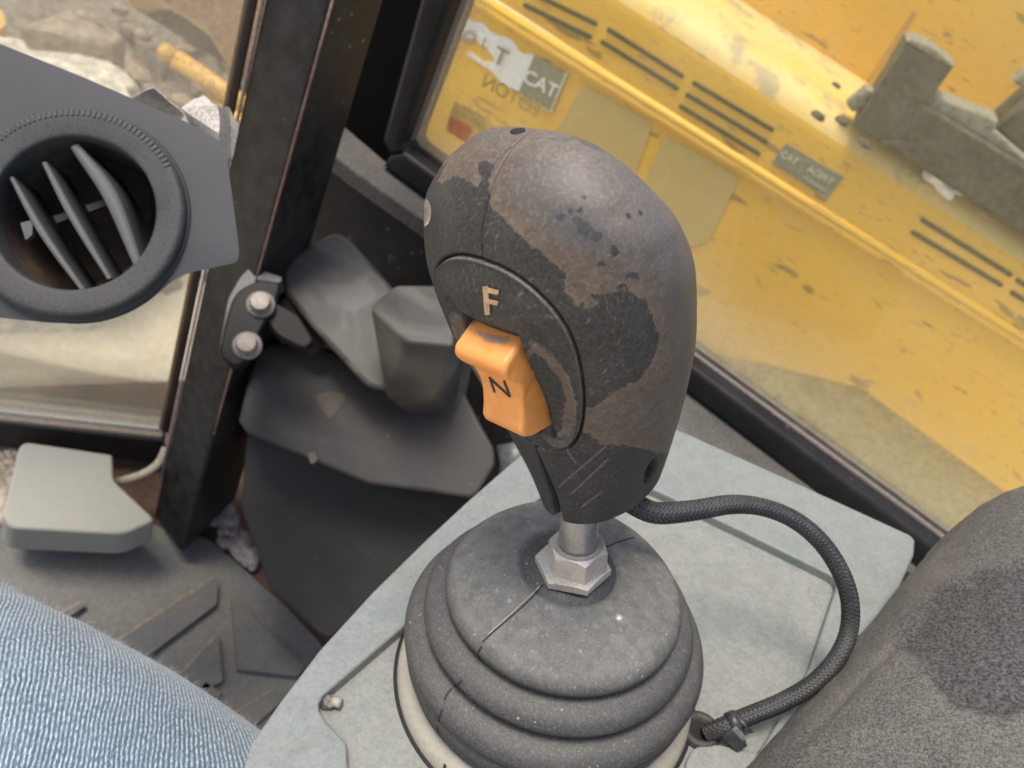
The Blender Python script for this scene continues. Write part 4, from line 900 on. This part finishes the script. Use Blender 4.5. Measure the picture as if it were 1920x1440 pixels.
bvh_rock = BVHTree.FromPolygons([tuple(np.array(v.co)+root_loc(rock)) for v in me.vertices], [tuple(p.vertices) for p in me.polygons])
def strokes(name, segs, bvh, mat, parent, lift, n=14, thick=.0):
    bm = bmesh.new()
    for k_, (x0, y0, x1, y1, wd_) in enumerate(segs):
        d = unit((x1-x0, y1-y0)); p = np.array([-d[1], d[0]])*wd_/2; rows = []
        for t in np.linspace(0, 1, n):
            c = np.array([x0 + (x1-x0)*t, y0 + (y1-y0)*t]); r = []
            for s_ in (-1, -.33, .33, 1):
                h = cast(bvh, *(c + p*s_), lift + k_*.00003)
                r.append(h)
            rows.append(r)
        for i in range(n-1):
            for j in range(3):
                qd = (rows[i][j], rows[i][j+1], rows[i+1][j+1], rows[i+1][j])
                if all(v is not None for v in qd): bm.faces.new([bm.verts.new(tuple(v)) for v in qd])
    bmesh.ops.remove_doubles(bm, verts=bm.verts, dist=1e-6)
    return link(name, finish(bm), mat, parent)
strokes('letter_n', [(918, 706, 928, 736, 4.2), (917, 707, 956, 743, 4.4), (945, 713, 957, 744, 4.2)], bvh_rock, M['ink'], rock, .00012)
strokes('letter_edge', [(911, 534, 915.5, 591.5, 14), (904, 541, 938, 549, 14), (910, 563.5, 937, 568, 13)], bvh_knob, M['ink'], bezel, .0001)
strokes('letter_f', [(911, 536, 915, 589, 10), (907, 541, 936, 548, 9.5), (913, 563, 935, 568, 8.5)], bvh_knob, M['fletter'], bezel, .0003)

# ================================================================== BRAIDED CABLE
cab = empty('braided_cable', GC, 'black braided cable looping from the lever grip to the console', 'cable')
cp = [(1165, 925, .318), (1195, 948, .317), (1235, 962, .318), (1300, 957, .322), (1370, 946, .327), (1430, 951, .331), (1490, 975, .335), (1540, 1017, .338), (1575, 1070, .340), (1593, 1125, .342), (1592, 1180, .344), (1572, 1230, .3415), (1530, 1278, .339), (1470, 1315, .337), (1410, 1340, .3355), (1360, 1361, .3345), (1325, 1376, .337)]
C = catmull([P(*p) for p in cp], 360); RB = .0038
RV = 1 + .28*np.exp(-(np.arange(360)/70.)**2)
link('cable_core', tube_mesh(C, RB*.93*RV, 20), M['cableinner'], cab)
T = np.gradient(C, axis=0); T /= np.linalg.norm(T, axis=1)[:, None]; u = unit(np.cross(T[0], UP)); U_, V_ = [], []
for i in range(len(C)):
    u = unit(u - (u @ T[i])*T[i]); U_.append(u); V_.append(np.cross(T[i], u))
U_, V_ = np.array(U_), np.array(V_); arc = np.concatenate([[0], np.cumsum(np.linalg.norm(np.diff(C, axis=0), axis=1))])
NS = 12; pitch = .024; allV, allF = [], []; base = 0; samp = np.linspace(0, arc[-1], 620)
Ci = np.stack([np.interp(samp, arc, C[:, k]) for k in range(3)], -1); Ui = np.stack([np.interp(samp, arc, U_[:, k]) for k in range(3)], -1); Vi = np.stack([np.interp(samp, arc, V_[:, k]) for k in range(3)], -1)
for dirn in (1, -1):
    for k_ in range(NS):
        phi = dirn*(2*np.pi*samp/pitch) + 2*np.pi*k_/NS
        # two over, two under
        wv = np.sin(2*np.pi*samp/pitch*NS/2 + (np.pi*k_) * 1.0)*dirn
        rvs = np.interp(samp, arc, RV); rr = RB*rvs*(1 + .05*wv); hwid = 2*np.pi/NS*.36
        rows = []
        for dphi, dr in ((-hwid, -.03), (-hwid*.5, .015), (hwid*.5, .015), (hwid, -.03)):
            a = phi + dphi; rows.append(Ci + (rr + RB*dr)[:, None]*(np.cos(a)[:, None]*Ui + np.sin(a)[:, None]*Vi))
        V = np.stack(rows, 1); nu = len(samp); ii = np.arange(nu*4).reshape(nu, 4); f = np.stack([ii[:-1, :-1], ii[:-1, 1:], ii[1:, 1:], ii[1:, :-1]], -1).reshape(-1, 4)
        allV.append(V.reshape(-1, 3)); allF.append(f + base); base += nu*4
link('braided_sleeve', fast_mesh(np.vstack(allV), np.vstack(allF)), M['braid'], cab)
# cable tie
i = int(.915*len(C)); tc, tn = C[i], T[i]; tx, ty, tz = frame_from(tn, A); RB = .0041
tie = link('cable_tie', lathe_mesh([(RB*1.03, -.0022), (RB*1.16, -.0022), (RB*1.18, 0), (RB*1.16, .0022), (RB*1.03, .0022)], tc, tn, A, 40), M['tie'], cab)
hd = P(1362, 1368, .332); ax = unit(P(1392, 1400, .333) - hd)
hx, hy, hz = frame_from(ax, wd((.9, .35, .2)))
box_from(hd - hx*.0026 - hy*.0024, hx*.0052, hy*.0048, hz*.0100, M['tie'], 'tie_head', cab, .0006)
box_from(hd + hx*.0012 - hy*.0019 + hz*.0002, hx*.0036, hy*.0038, hz*.0072, pmat('pale_tie_face', (.15, .17, .175), .35, (.3, .3, .3), .3, 60), 'tie_buckle', cab, .0005)
tube('tie_tail', [tc + A*RB*1.15, tc + A*RB*.6 + wd((.006, -.004, .003)), hd + hz*.003], .0011, M['tie'], cab, 8)

# ================================================================== FOAM ARMREST (right)
pth = catmull([P(1530, 1960, .270), P(1672, 1750, .292), P(1796, 1600, .314), P(1905, 1460, .336), P(2010, 1310, .362), P(2078, 1215, .385)], 150)
T = np.gradient(pth, axis=0); T /= np.linalg.norm(T, axis=1)[:, None]; ua = wd((0, 0, 1.0)); RA = np.interp(np.linspace(0, 1, 150), [0, .5, 1], [.068, .080, .086])
V = []; NR = 300
for i in range(150):
    ua2 = unit(ua - (ua @ T[i])*T[i]); va = np.cross(T[i], ua2); a = np.linspace(0, 2*np.pi, NR, endpoint=False)
    V.append(pth[i] + RA[i]*(np.cos(a)[:, None]*ua2 + np.sin(a)[:, None]*va))
Tn = T[-1]
for t in np.linspace(.03, .5*np.pi*.995, 70):
    rr = RA[-1]*math.cos(t)**.9; V.append(pth[-1] + Tn*RA[-1]*.85*math.sin(t) + rr*(np.cos(a)[:, None]*ua2 + np.sin(a)[:, None]*va))
V = np.array(V); nF = grid_normals(V); qf = px_of(V).reshape(-1, 2); fr = (((CAMLOC - V)*nF).sum(-1) > 0).ravel()
torn_poly = catmull([(1672, 1212), (1700, 1165), (1730, 1125), (1765, 1095), (1812, 1075), (1860, 1062), (1960, 1045), (2100, 1060), (2100, 1330), (1925, 1338), (1850, 1336), (1800, 1325), (1752, 1285), (1722, 1248), (1700, 1226), (1672, 1212)], 120)
td = sdf(qf, torn_poly); wob = np.array([mnoise.noise(Vector((x*.03, y*.03, 0)))*9 + mnoise.noise(Vector((x*.11, y*.11, 3)))*4 for x, y in qf]); td = np.where(fr, td + wob, -99)
dsp = -.0034*np.clip(td/16, 0, 1) + np.array([.0016*mnoise.noise(Vector(p.tolist())*28) + .0006*mnoise.noise(Vector(p.tolist())*130) for p in V.reshape(-1, 3)])
# shallow hollow low down and a long crease
cr = np.abs(sdf(qf, np.array([(1500, 1395), (1600, 1290), (1680, 1215)], float), closed=False)); dsp -= np.where(fr, .0010*np.exp(-(cr/7)**2), 0)
hl = ((qf[:, 0]-1660)/150)**2 + ((qf[:, 1]-1420)/60)**2; dsp -= np.where(fr, .004*np.clip(1-hl, 0, 1), 0)
V = V + nF*dsp.reshape(V.shape[:2])[..., None]
me = grid_mesh(V, True); add_attr(me, 'torn', td/10.)
n_ = np.zeros(len(me.vertices)*3, np.float32); me.vertices.foreach_get('normal', n_)
if (n_.reshape(-1, 3)*nF.reshape(-1, 3)).sum(-1).mean() < 0: me.flip_normals()
arm = link('armrest', me, M['foam']); tag(arm, 'worn black foam armrest with a torn patch beside the console', 'armrest')

# ================================================================== PERSON (leg in jeans)
per = empty('person', P(100, 1500, .42), 'seated person in blue denim jeans, only one leg showing', 'person')
lp = [P(980, 2300, .30), P(560, 1920, .33), P(190, 1632, .36), P(-45, 1446, .385), P(-265, 1296, .42), P(-420, 1240, .47), P(-480, 1310, .55), P(-470, 1420, .68), P(-440, 1560, .86)]
lpth = catmull(lp, 150); rl = np.interp(np.linspace(0, 1, 150), [0, .3, .45, .55, .7, 1], [.090, .083, .0775, .075, .064, .055])
T = np.gradient(lpth, axis=0); T /= np.linalg.norm(T, axis=1)[:, None]; ua = unit(np.cross(T[0], UP)); V = []; NR = 220; a = np.linspace(0, 2*np.pi, NR, endpoint=False)
for i in range(150):
    ua = unit(ua - (ua @ T[i])*T[i]); va = np.cross(T[i], ua); V.append(lpth[i] + rl[i]*(np.cos(a)[:, None]*ua + np.sin(a)[:, None]*va))
V = np.array(V); nJ = grid_normals(V)
dj = np.array([.0022*mnoise.noise(Vector(p.tolist())*14) + .0009*mnoise.noise(Vector(p.tolist())*45) for p in V.reshape(-1, 3)]).reshape(V.shape[:2]); VJ = V + nJ*dj[..., None]
body = link('leg', tube_mesh(lpth, rl*.93, 40), M['skin'], per)
me = grid_mesh(VJ, True)
# UV in metres
arcl = np.concatenate([[0], np.cumsum(np.linalg.norm(np.diff(lpth, axis=0), axis=1))]); uvl = me.uv_layers.new(name='UVMap')
vi = np.zeros(len(me.loops), np.int32); me.loops.foreach_get('vertex_index', vi); ri_, ci_ = vi//NR, vi % NR
ci2 = ci_.reshape(-1, 4); wrap = (ci2.max(1) - ci2.min(1)) > NR/2; ci2 = np.where(wrap[:, None] & (ci2 == 0), NR, ci2).ravel()
uvl.data.foreach_set('uv', np.stack([arcl[ri_], ci2/NR*2*np.pi*.078], -1).astype(np.float32).ravel())
n_ = np.zeros(len(me.vertices)*3, np.float32); me.vertices.foreach_get('normal', n_)
if (n_.reshape(-1, 3)*nJ.reshape(-1, 3)).sum(-1).mean() < 0: me.flip_normals()
jeans = link('jeans', me, M['denim'], per)
# stray lint on the cloth
fv, ff = [], []
P3 = VJ.reshape(-1, 3); N3 = nJ.reshape(-1, 3); qj = px_of(P3); cand = np.where((qj[:, 0] > -40) & (qj[:, 0] < 520) & (qj[:, 1] > 1040) & (qj[:, 1] < 1480))[0]
for k_ in rng.choice(cand, 2600):
    p = P3[k_] + rng.normal(0, .0008, 3); d = unit(N3[k_] + rng.normal(0, .7, 3)); L_ = rng.uniform(.0012, .0040); bd = rng.normal(0, .5, 3)
    s_ = unit(np.cross(d, rng.normal(0, 1, 3)))*.00008; b0 = len(fv)
    pts_ = [p, p + d*L_*.5, p + unit(d + bd)*L_]
    for t, q_ in enumerate(pts_): fv += [q_ - s_*(1-.3*t), q_ + s_*(1-.3*t)]
    ff += [(b0, b0+1, b0+3, b0+2), (b0+2, b0+3, b0+5, b0+4)]
fz = link('lint', mesh_from(fv, ff), M['fuzz'], per); fz['kind'] = 'stuff'

# ================================================================== YELLOW MACHINE outside
MX = wd(unit(np.array([.85, -.53, 0]))); MX = unit(MX - (MX @ UP)*UP); m0 = P(1500, 600, 1.5); MNv = unit(np.cross(MX, UP))
if MNv @ (CAMLOC - m0) < 0: MNv = -MNv
def mp_(off=0.): return (m0 + MNv*off, MNv)
mach = empty('yellow_machine', on(1500, 700, mp_()), 'worn yellow construction machine parked right outside the side window', 'construction machine')
ridge = lambda x: .628*(x-905); shoulder = lambda x: .573*(x-1280) + 100
def mpart(name, px, off, back, mat, bev=.004, seg=3, label=None): return slab(name, pts_on(px, mp_(off)), -MNv*back, mat, mach, bev, seg, label=label)
mpart('side_panel', [(660, ridge(660)+8), (1100, ridge(1100)+8), (2400, ridge(2400)+8), (2400, 1300), (1870, 915), (1612, 729), (1440, 686), (1290, 656), (1000, 600), (660, 530)], 0, .05, M['yellow'], .006)
mpart('skirt', [(660, 400), (1300, 560), (2400, 1000), (2400, 1600), (1300, 1500), (660, 900)], -.06, .05, M['skirt'], .0)
# hood: strip with slots, rolled shoulder, dusty top, up to the taller body behind
pa = on(1500, ridge(1500)-8, mp_()); pbm = on(1500, shoulder(1500), mp_()); hz_ = (pbm - pa) @ UP
rs = .055; topz = pbm[2] + rs*.75
dd = wd(ray(1500, 85)); tp = CAMLOC + dd*((topz - CAMLOC[2])/dd[2]); depth = (m0 - tp) @ MNv
profh = [(0, 0), (0, hz_*.35), (0, hz_*.9)] + [(-rs + rs*math.cos(t), hz_*.9 + (topz - pa[2] - hz_*.9)*math.sin(t)) for t in np.linspace(.1, math.pi/2, 10)] + [(-depth*.4, topz-pa[2]+.004), (-depth-.05, topz-pa[2]+.010)]
xL = (on(655, ridge(655), mp_()) - pa) @ MX; xs = np.linspace(xL, 2.0, 3)
sp_i = 3
def sweep(prof_, name, mat):
    V = np.array([[pa + x*MX + o_*MNv + h_*UP for x in xs] for o_, h_ in prof_]); return link(name, grid_mesh(V), mat, mach)
sweep(profh[:5], 'hood_strip', M['yellow']); sweep(profh[4:], 'hood_top', M['yellow_dusty'])
# double bead along the ridge
for off_px, rr in ((-3, .0085), (11, .0085)):
    a1, b1 = on(660, ridge(660)+off_px, mp_()), on(2400, ridge(2400)+off_px, mp_()); tube('ridge_bead', [a1, (a1+b1)/2, b1], rr, M['yellow'], mach, 12)
UPPL = (m0 - MNv*depth, MNv)
slab('upper_body', pts_on([(690, -900), (2600, -500), (2600, 1100), (1700, 235), (1400, 32), (900, -300)], UPPL), -MNv*.05, M['yellow'], mach)
for px in ([(1712, 20), (1718, 24), (1580, 232), (1574, 228)],):
    slab('panel_joint', pts_on(px, (UPPL[0]+MNv*.003, MNv)), -MNv*.002, pmat('joint_yellow', (.60, .34, .07), .6, (.4, .26, .1), .4), mach)  # panel seam drawn in a darker, duller yellow
def stadium(x0, y0, x1, y1, h):
    d = unit((x1-x0, y1-y0)); p = np.array([-d[1], d[0]]); r = h/2; out = []
    for c, s0 in (((x1, y1), 1), ((x0, y0), -1)):
        for t in np.linspace(-math.pi/2, math.pi/2, 7): out.append(np.array(c) + s0*(d*math.cos(t)*r + p*math.sin(t)*r))
    return out
def slot(x0, y0, x1, y1):
    px = stadium(x0, y0, x1, y1, 9.5); pi_ = stadium(x0, y0, x1, y1, 7)
    f = pts_on(px, mp_(.0012)); g = pts_on(pi_, mp_(.0022)); h_ = pts_on(pi_, mp_(.0004)); n = len(f)
    link('vent_slot', mesh_from(f + g + h_, [(i, (i+1) % n, n+(i+1) % n, n+i) for i in range(n)] + [(n+i, n+(i+1) % n, 2*n+(i+1) % n, 2*n+i) for i in range(n)] + [tuple(range(2*n, 3*n))]), M['slot'], mach, smooth=False)
for s_ in ((1000, -12, 1116, 44), (985, 10, 1106, 69), (1142, 56, 1278, 142), (1130, 79, 1268, 165), (1302, 156, 1447, 243), (1289, 178, 1436, 266), (1277, 200, 1422, 288), (1730, 413, 1894, 515), (1712, 436, 1876, 534), (1908, 526, 2030, 602), (1898, 549, 2020, 625)): slot(*s_)
for q4 in ([(1093, 157), (1225, 231), (1185, 345), (1000, 300), (1040, 250)], [(1247, 253), (1387, 333), (1330, 452), (1300, 464), (1180, 400)]):
    mpart('mesh_screen', round_poly(q4, 14), .002, .004, M['screen'], .001)
# stickers
def text_obj(name, body, org, xd, yd, size, mat, parent, lift=0, shear=0.):
    cu = bpy.data.curves.new('t', 'FONT'); cu.body = body; cu.size = 1; cu.align_x = 'CENTER'; cu.align_y = 'CENTER'; cu.shear = shear; cu.extrude = .01; cu.offset = .012
    o = bpy.data.objects.new('t', cu); COL.objects.link(o); dg = bpy.context.evaluated_depsgraph_get(); me = bpy.data.meshes.new_from_object(o.evaluated_get(dg)); bpy.data.objects.remove(o)
    xd, yd = np.asarray(xd), np.asarray(yd); zd = np.cross(xd, yd); c = np.array([v.co for v in me.vertices])
    Vn = org + size*(c[:, 0:1]*xd + c[:, 1:2]*yd) + (c[:, 2:3]*size*.3 + lift)*unit(CAMLOC - org)
    me.vertices.foreach_set('co', Vn.astype(np.float32).ravel()); me.materials.clear(); me.update()
    return link(name, me, mat, parent, smooth=False)
tpx = lambda l: [(840 + x*.125, 30 + y*.125) for x, y in l]
torn = tpx([(250, 60), (290, 35), (380, 80), (480, 95), (545, 130), (600, 200), (700, 270), (760, 300), (860, 310), (950, 370), (1010, 430), (1050, 510), (1130, 580), (1230, 565), (1290, 590), (1170, 900), (1050, 1145), (930, 1085), (860, 1040), (780, 985), (700, 880), (620, 800), (520, 745), (400, 665), (270, 585), (330, 540), (430, 610), (520, 690), (640, 690), (700, 700), (690, 620), (600, 520), (560, 480), (480, 430), (420, 350), (330, 330), (230, 350), (200, 300), (180, 420), (110, 430), (130, 330), (190, 200)])
st = mpart('sticker', torn, .002, .003, M['stickerwhite'], 0, label='torn white sticker with a grey lettered square')
sq = slab('sticker_square', pts_on(tpx([(1290, 592), (1760, 850), (1530, 1430), (1052, 1150)]), mp_(.0045)), -MNv*.002, M['decalgrey'], st)
xd = unit(on(1060, 136, mp_()) - on(1001, 104, mp_())); yd0 = unit(on(1001, 104, mp_()) - on(971, 174, mp_()))
ppm = np.linalg.norm(on(1001, 104, mp_()) - on(1060, 136, mp_()))/67.
bd = slab('sticker_border', pts_on(tpx([(1760, 850), (1790, 862), (1545, 1446), (1050, 1160), (1052, 1148), (1530, 1428)]), mp_(.0050)), -MNv*.002, M['decalwhite'], st)
text_obj('lettering', 'CAT', on(1013, 158, mp_(.006)), xd, yd0, ppm*36, M['stickerwhite'], st, .001)
text_obj('lettering', 'T', on(938, 108, mp_(.006)), xd, yd0, ppm*46, M['decalgrey'], st, .001)
text_obj('lettering', 'O', on(880, 72, mp_(.006)), xd, yd0, ppm*34, M['decalgrey'], st, .001)
text_obj('lettering', 'L', on(909, 82, mp_(.006)), xd, yd0, ppm*26, M['decalgrey'], st, .001)
dc = mpart('decal', [(1474, 268), (1581, 332), (1551, 373), (1446, 306)], .002, .003, M['decalgrey'], 0, label='grey brand decal with two pale words')
xd2 = unit(on(1581, 332, mp_()) - on(1474, 268, mp_())); yd2 = unit(on(1474, 268, mp_()) - on(1446, 306, mp_()))
text_obj('lettering', 'CAT', on(1480, 296, mp_(.005)), xd2, yd2, ppm*17, M['decalwhite'], dc, .001)
text_obj('lettering', 'ACERT', on(1538, 329, mp_(.005)), xd2, yd2, ppm*16, M['decalwhite'], dc, .001)
text_obj('lettering', 'TECHNOLOGY', on(1529, 345, mp_(.005)), xd2, yd2, ppm*7, M['decalwhite'], dc, .001)
# black bracket standing on the hood
BP = (on(1601, 238, (np.array([0, 0, topz]), UP)), MNv)
def bpart(name, px, off, back, mat, bev=.006): return slab(name, pts_on(px, (BP[0] + MNv*off, MNv)), -MNv*back, mat, mach, bev)
bpart('bracket_post', round_poly([(1699, 80), (1787, 128), (1744, 186), (1722, 196), (1700, 262), (1640, 262), (1601, 238), (1622, 204)], 6), 0, .07, M['oldrubber'])
bpart('bracket_rail', [(1640, 262), (1700, 262), (1722, 190), (1780, 225), (1925, 314), (2200, 480), (2200, 610), (1925, 446), (1742, 327), (1665, 278)], .002, .06, M['oldrubber'])
bpart('rail_cap', [(1712, 184), (1752, 178), (1872, 226), (1866, 246), (1930, 300), (1930, 316), (1780, 226)], -.012, .05, M['railtop'])
bpart('bracket_cap', [(1699, 78), (1712, 74), (1750, 90), (1790, 124), (1786, 129)], .001, .06, M['railtop'])
bpart('bracket_side', [(1586, 196), (1622, 166), (1640, 172), (1620, 206), (1598, 212)], -.02, .03, M['railtop'])
bpart('bracket_block', [(1868, 240), (1930, 186), (2100, 240), (2100, 420), (1930, 300)], -.03, .08, M['oldrubber'])
bpart('bracket_clamp', [(1900, 150), (1930, 130), (2000, 140), (2000, 210), (1930, 170), (1905, 160)], -.05, .03, M['railtop'])
# scrap of foil and dark plugs on the hood
for (x, y, r) in ((1535, 216, .012), (1579, 226, .012), (1622, 268, .012), (1568, 160, .009), (985, 52, .007), (1795, 182, .014)):
    c = on(x, y, mp_(.0)) if y > shoulder(x) else on(x, y, (np.array([0, 0, topz+.006]), UP)); ax_ = MNv if y > shoulder(x) else UP
    link('plug', lathe_mesh([(0, .004), (r*.8, .003), (r, 0), (r, -.004)], c, ax_, MX, 20), M['oldrubber'], mach)
bm = bmesh.new(); bmesh.ops.create_icosphere(bm, subdivisions=3, radius=.03)
for v in bm.verts: v.co = Vector((v.co.x*1.2, v.co.y*.5, v.co.z*.5)); v.co *= 1 + .9*mnoise.noise(v.co*55)
bmesh.ops.translate(bm, verts=bm.verts, vec=Vector((on(1775, 345, mp_(-.005))).tolist()))
fo = link('foil_scrap', finish(bm), M['stickerwhite']); tag(fo, 'small white scrap of foil lying on the yellow hood edge', 'scrap')

# labels stuck to the outside of the side window, read from behind so mirrored
gx = SWX; gy = UP; L0 = swp(-.004)
gdir = unit(on(960, 222, L0) - on(872, 172, L0)); gup = unit(np.cross(gdir, SWN)); gup = gup if gup @ UP > 0 else -gup
wl_ = slab('window_label', pts_on([(852, 190), (945, 246), (925, 300), (836, 240)], L0), -SWN*.0006, M['stickyel'], sw, label='pale yellow label stuck on the glass, lettering mirrored')
mppx = np.linalg.norm(on(960, 222, L0) - on(872, 172, L0))/101.
slab('red_patch', pts_on([(845, 218), (886, 240), (874, 268), (838, 246)], swp(-.003)), -SWN*.0006, M['stickred'], wl_)
text_obj('mirrored_text', 'Cummins', on(893, 212, swp(-.0025)), -gdir, gup, mppx*15, M['inkdark'], wl_, .0004)
text_obj('mirrored_text', '222A  222A', on(880, 222, swp(-.0025)), -gdir, gup, mppx*9, M['inkdark'], wl_, .0004)
text_obj('mirrored_text', '222A', on(900, 236, swp(-.0025)), -gdir, gup, mppx*10, M['inkdark'], wl_, .0004)
f2 = text_obj('mirrored_text', 'Cummins', on(920, 194, swp(-.0025)), -gdir, gup, mppx*14, M['inkfaint'], sw, .0004)
f3 = text_obj('mirrored_text', 'FOTON', on(958, 180, swp(-.0025)), -gdir, gup, mppx*34, M['inkfaint'], sw, .0004)

# ================================================================== YARD beyond the front window
GP = (np.zeros(3), UP)
def gpt(x, y, h=0.): return on(x, y, (np.array([0, 0, h]), UP))
def rock(name, outline, h, mat, label, cat, group=None, jag=.05):
    top = [gpt(x, y, h) + np.array([random.uniform(-jag, jag), random.uniform(-jag, jag), random.uniform(-jag, jag)*.6]) for x, y in outline]
    o = slab(name, top, (0, 0, -h-.05), mat, None, .03, 3, taper=1.12); tag(o, label, cat, group); return o
rock('concrete_slab', [(-250, 60), (22, 80), (70, 66), (140, 70), (186, 72), (204, 96), (238, 148), (256, 184), (330, 330), (150, 420), (-300, 380)], .45, M['concrete'], 'big pale broken concrete slab outside behind the vent', 'concrete slab')
rock('concrete_block', [(66, 44), (128, 26), (165, 40), (213, 74), (200, 82), (128, 62), (80, 62)], .55, M['brownstone'], 'tan broken block behind the pale concrete slab', 'rubble block')
rock('rubble_stone', [(222, 105), (255, 104), (276, 140), (262, 152), (238, 146)], .3, pmat('reddish_stone', (.42, .30, .22), .9, (.5, .4, .3), .5, 5, 40, .4), 'reddish stone lying right of the pale slab', 'stone')
rock('rubble_stone', [(254, 88), (292, 84), (305, 105), (282, 120)], .3, M['brownstone'], 'small tan stone under the orange pipe tip', 'stone')
# dark soil heap
nu, nv = 70, 70; V = []
c0 = gpt(250, 60); xr = wd((1, 0, 0)); xr = unit(xr - (xr @ UP)*UP); yr = np.cross(UP, xr)
for i in range(nu):
    r_ = []
    for j in range(nv):
        a_x, a_y = (i/(nu-1)-.5)*5.0, (j/(nv-1)-.5)*3.6; p = c0 + a_x*xr + a_y*yr
        hgt = .38*math.exp(-(a_x/1.6)**2 - (a_y/1.1)**2)
        hgt *= 1 + .9*mnoise.noise(Vector((a_x*1.5, a_y*1.5, 0))) ; hgt += .06*mnoise.noise(Vector((a_x*6, a_y*6, 1))) + .03*mnoise.noise(Vector((a_x*14, a_y*14, 2)))
        r_.append(p + UP*(hgt - .03))
    V.append(r_)
soil = link('soil_heap', grid_mesh(np.array(V)), M['soil']); tag(soil, 'dark heap of soil in the yard beyond the front window', 'soil heap')
bm = bmesh.new()
for i in range(160):
    x, y = random.uniform(60, 440), random.uniform(0, 230); r = random.uniform(.02, .075); c = gpt(x, y, random.uniform(.1, .35))
    mtx = Matrix.Translation(Vector(c.tolist())) @ Matrix.Rotation(random.uniform(0, 3), 4, 'Z') @ Matrix.Diagonal((1, random.uniform(.5, 1), random.uniform(.4, .8), 1))
    bmesh.ops.create_icosphere(bm, subdivisions=1, radius=r, matrix=mtx)
rb = link('rubble', finish(bm), M['brownstone'], smooth=False); rb['kind'] = 'stuff'
bm = bmesh.new()
for i in range(160):
    x, y = random.uniform(-60, 40), random.uniform(835, 985); r = random.uniform(.006, .016); c = on(x, y, FLOORP) + UP*.012
    bmesh.ops.create_icosphere(bm, subdivisions=1, radius=r, matrix=Matrix.Translation(Vector(c.tolist())) @ Matrix.Diagonal((1, random.uniform(.6, 1), .7, 1)))
gv = link('gravel', finish(bm), M['gravel'], smooth=False); gv['kind'] = 'stuff'
# two orange pipes
pg = 'orange pipes lying in the yard'
e0, e1 = gpt(300, 90, .62), gpt(440, 185, .55); far = e1 + (e1-e0)*1.2
pipe = empty('orange_pipe', e0, 'longer orange pipe with a knuckled tip beyond the front window', 'pipe', pg)
tube('pipe_body', [e0 + (e1-e0)*.2, e1, far], .038, M['orange'], pipe); tube('pipe_tip', [e0, e0 + (e1-e0)*.06, e0 + (e1-e0)*.2], [.025, .036, .030], M['orange'], pipe)
e2, e3 = gpt(384, 178, .5), gpt(440, 218, .5); o = tube('orange_pipe', [e2, e3, e3 + (e3-e2)*2], .028, M['orange']); tag(o, 'shorter orange pipe below the longer one, next to the crumpled paper', 'pipe', pg)
o = slab('orange_cone', [gpt(x, y, .5) for x, y in [(-60, 10), (6, 20), (11, 45), (0, 56), (-60, 60)]], (0, 0, -.4), M['orange']); tag(o, 'orange object at the far left edge beyond the front window', 'container')
# rusty orange plate standing at the back
RPN = unit(CAMLOC - gpt(330, -60)); RPN = unit(RPN - (RPN @ UP)*UP); RP = (gpt(400, 130, .3), RPN)
bk = empty('rusty_bucket', gpt(340, 40), 'big rusty orange steel plate of a bucket beyond the front window', 'bucket')
slab('bucket_plate', pts_on([(215, -40), (300, 12), (380, 56), (430, 130), (470, 260), (620, 300), (700, -500), (100, -400)], RP), -RPN*.08, M['rustplate'], bk, .01)
slab('bucket_lip', pts_on([(208, -38), (255, 22), (272, 30), (318, 22), (350, 40), (392, 72), (425, 140), (445, 150), (432, 122), (385, 54), (304, 8), (222, -44)], (RP[0]+RPN*.03, RPN)), -RPN*.06, pmat('ochre_lip', (.76, .50, .17), .6, (.6, .48, .3), .4, 5), bk, .01)
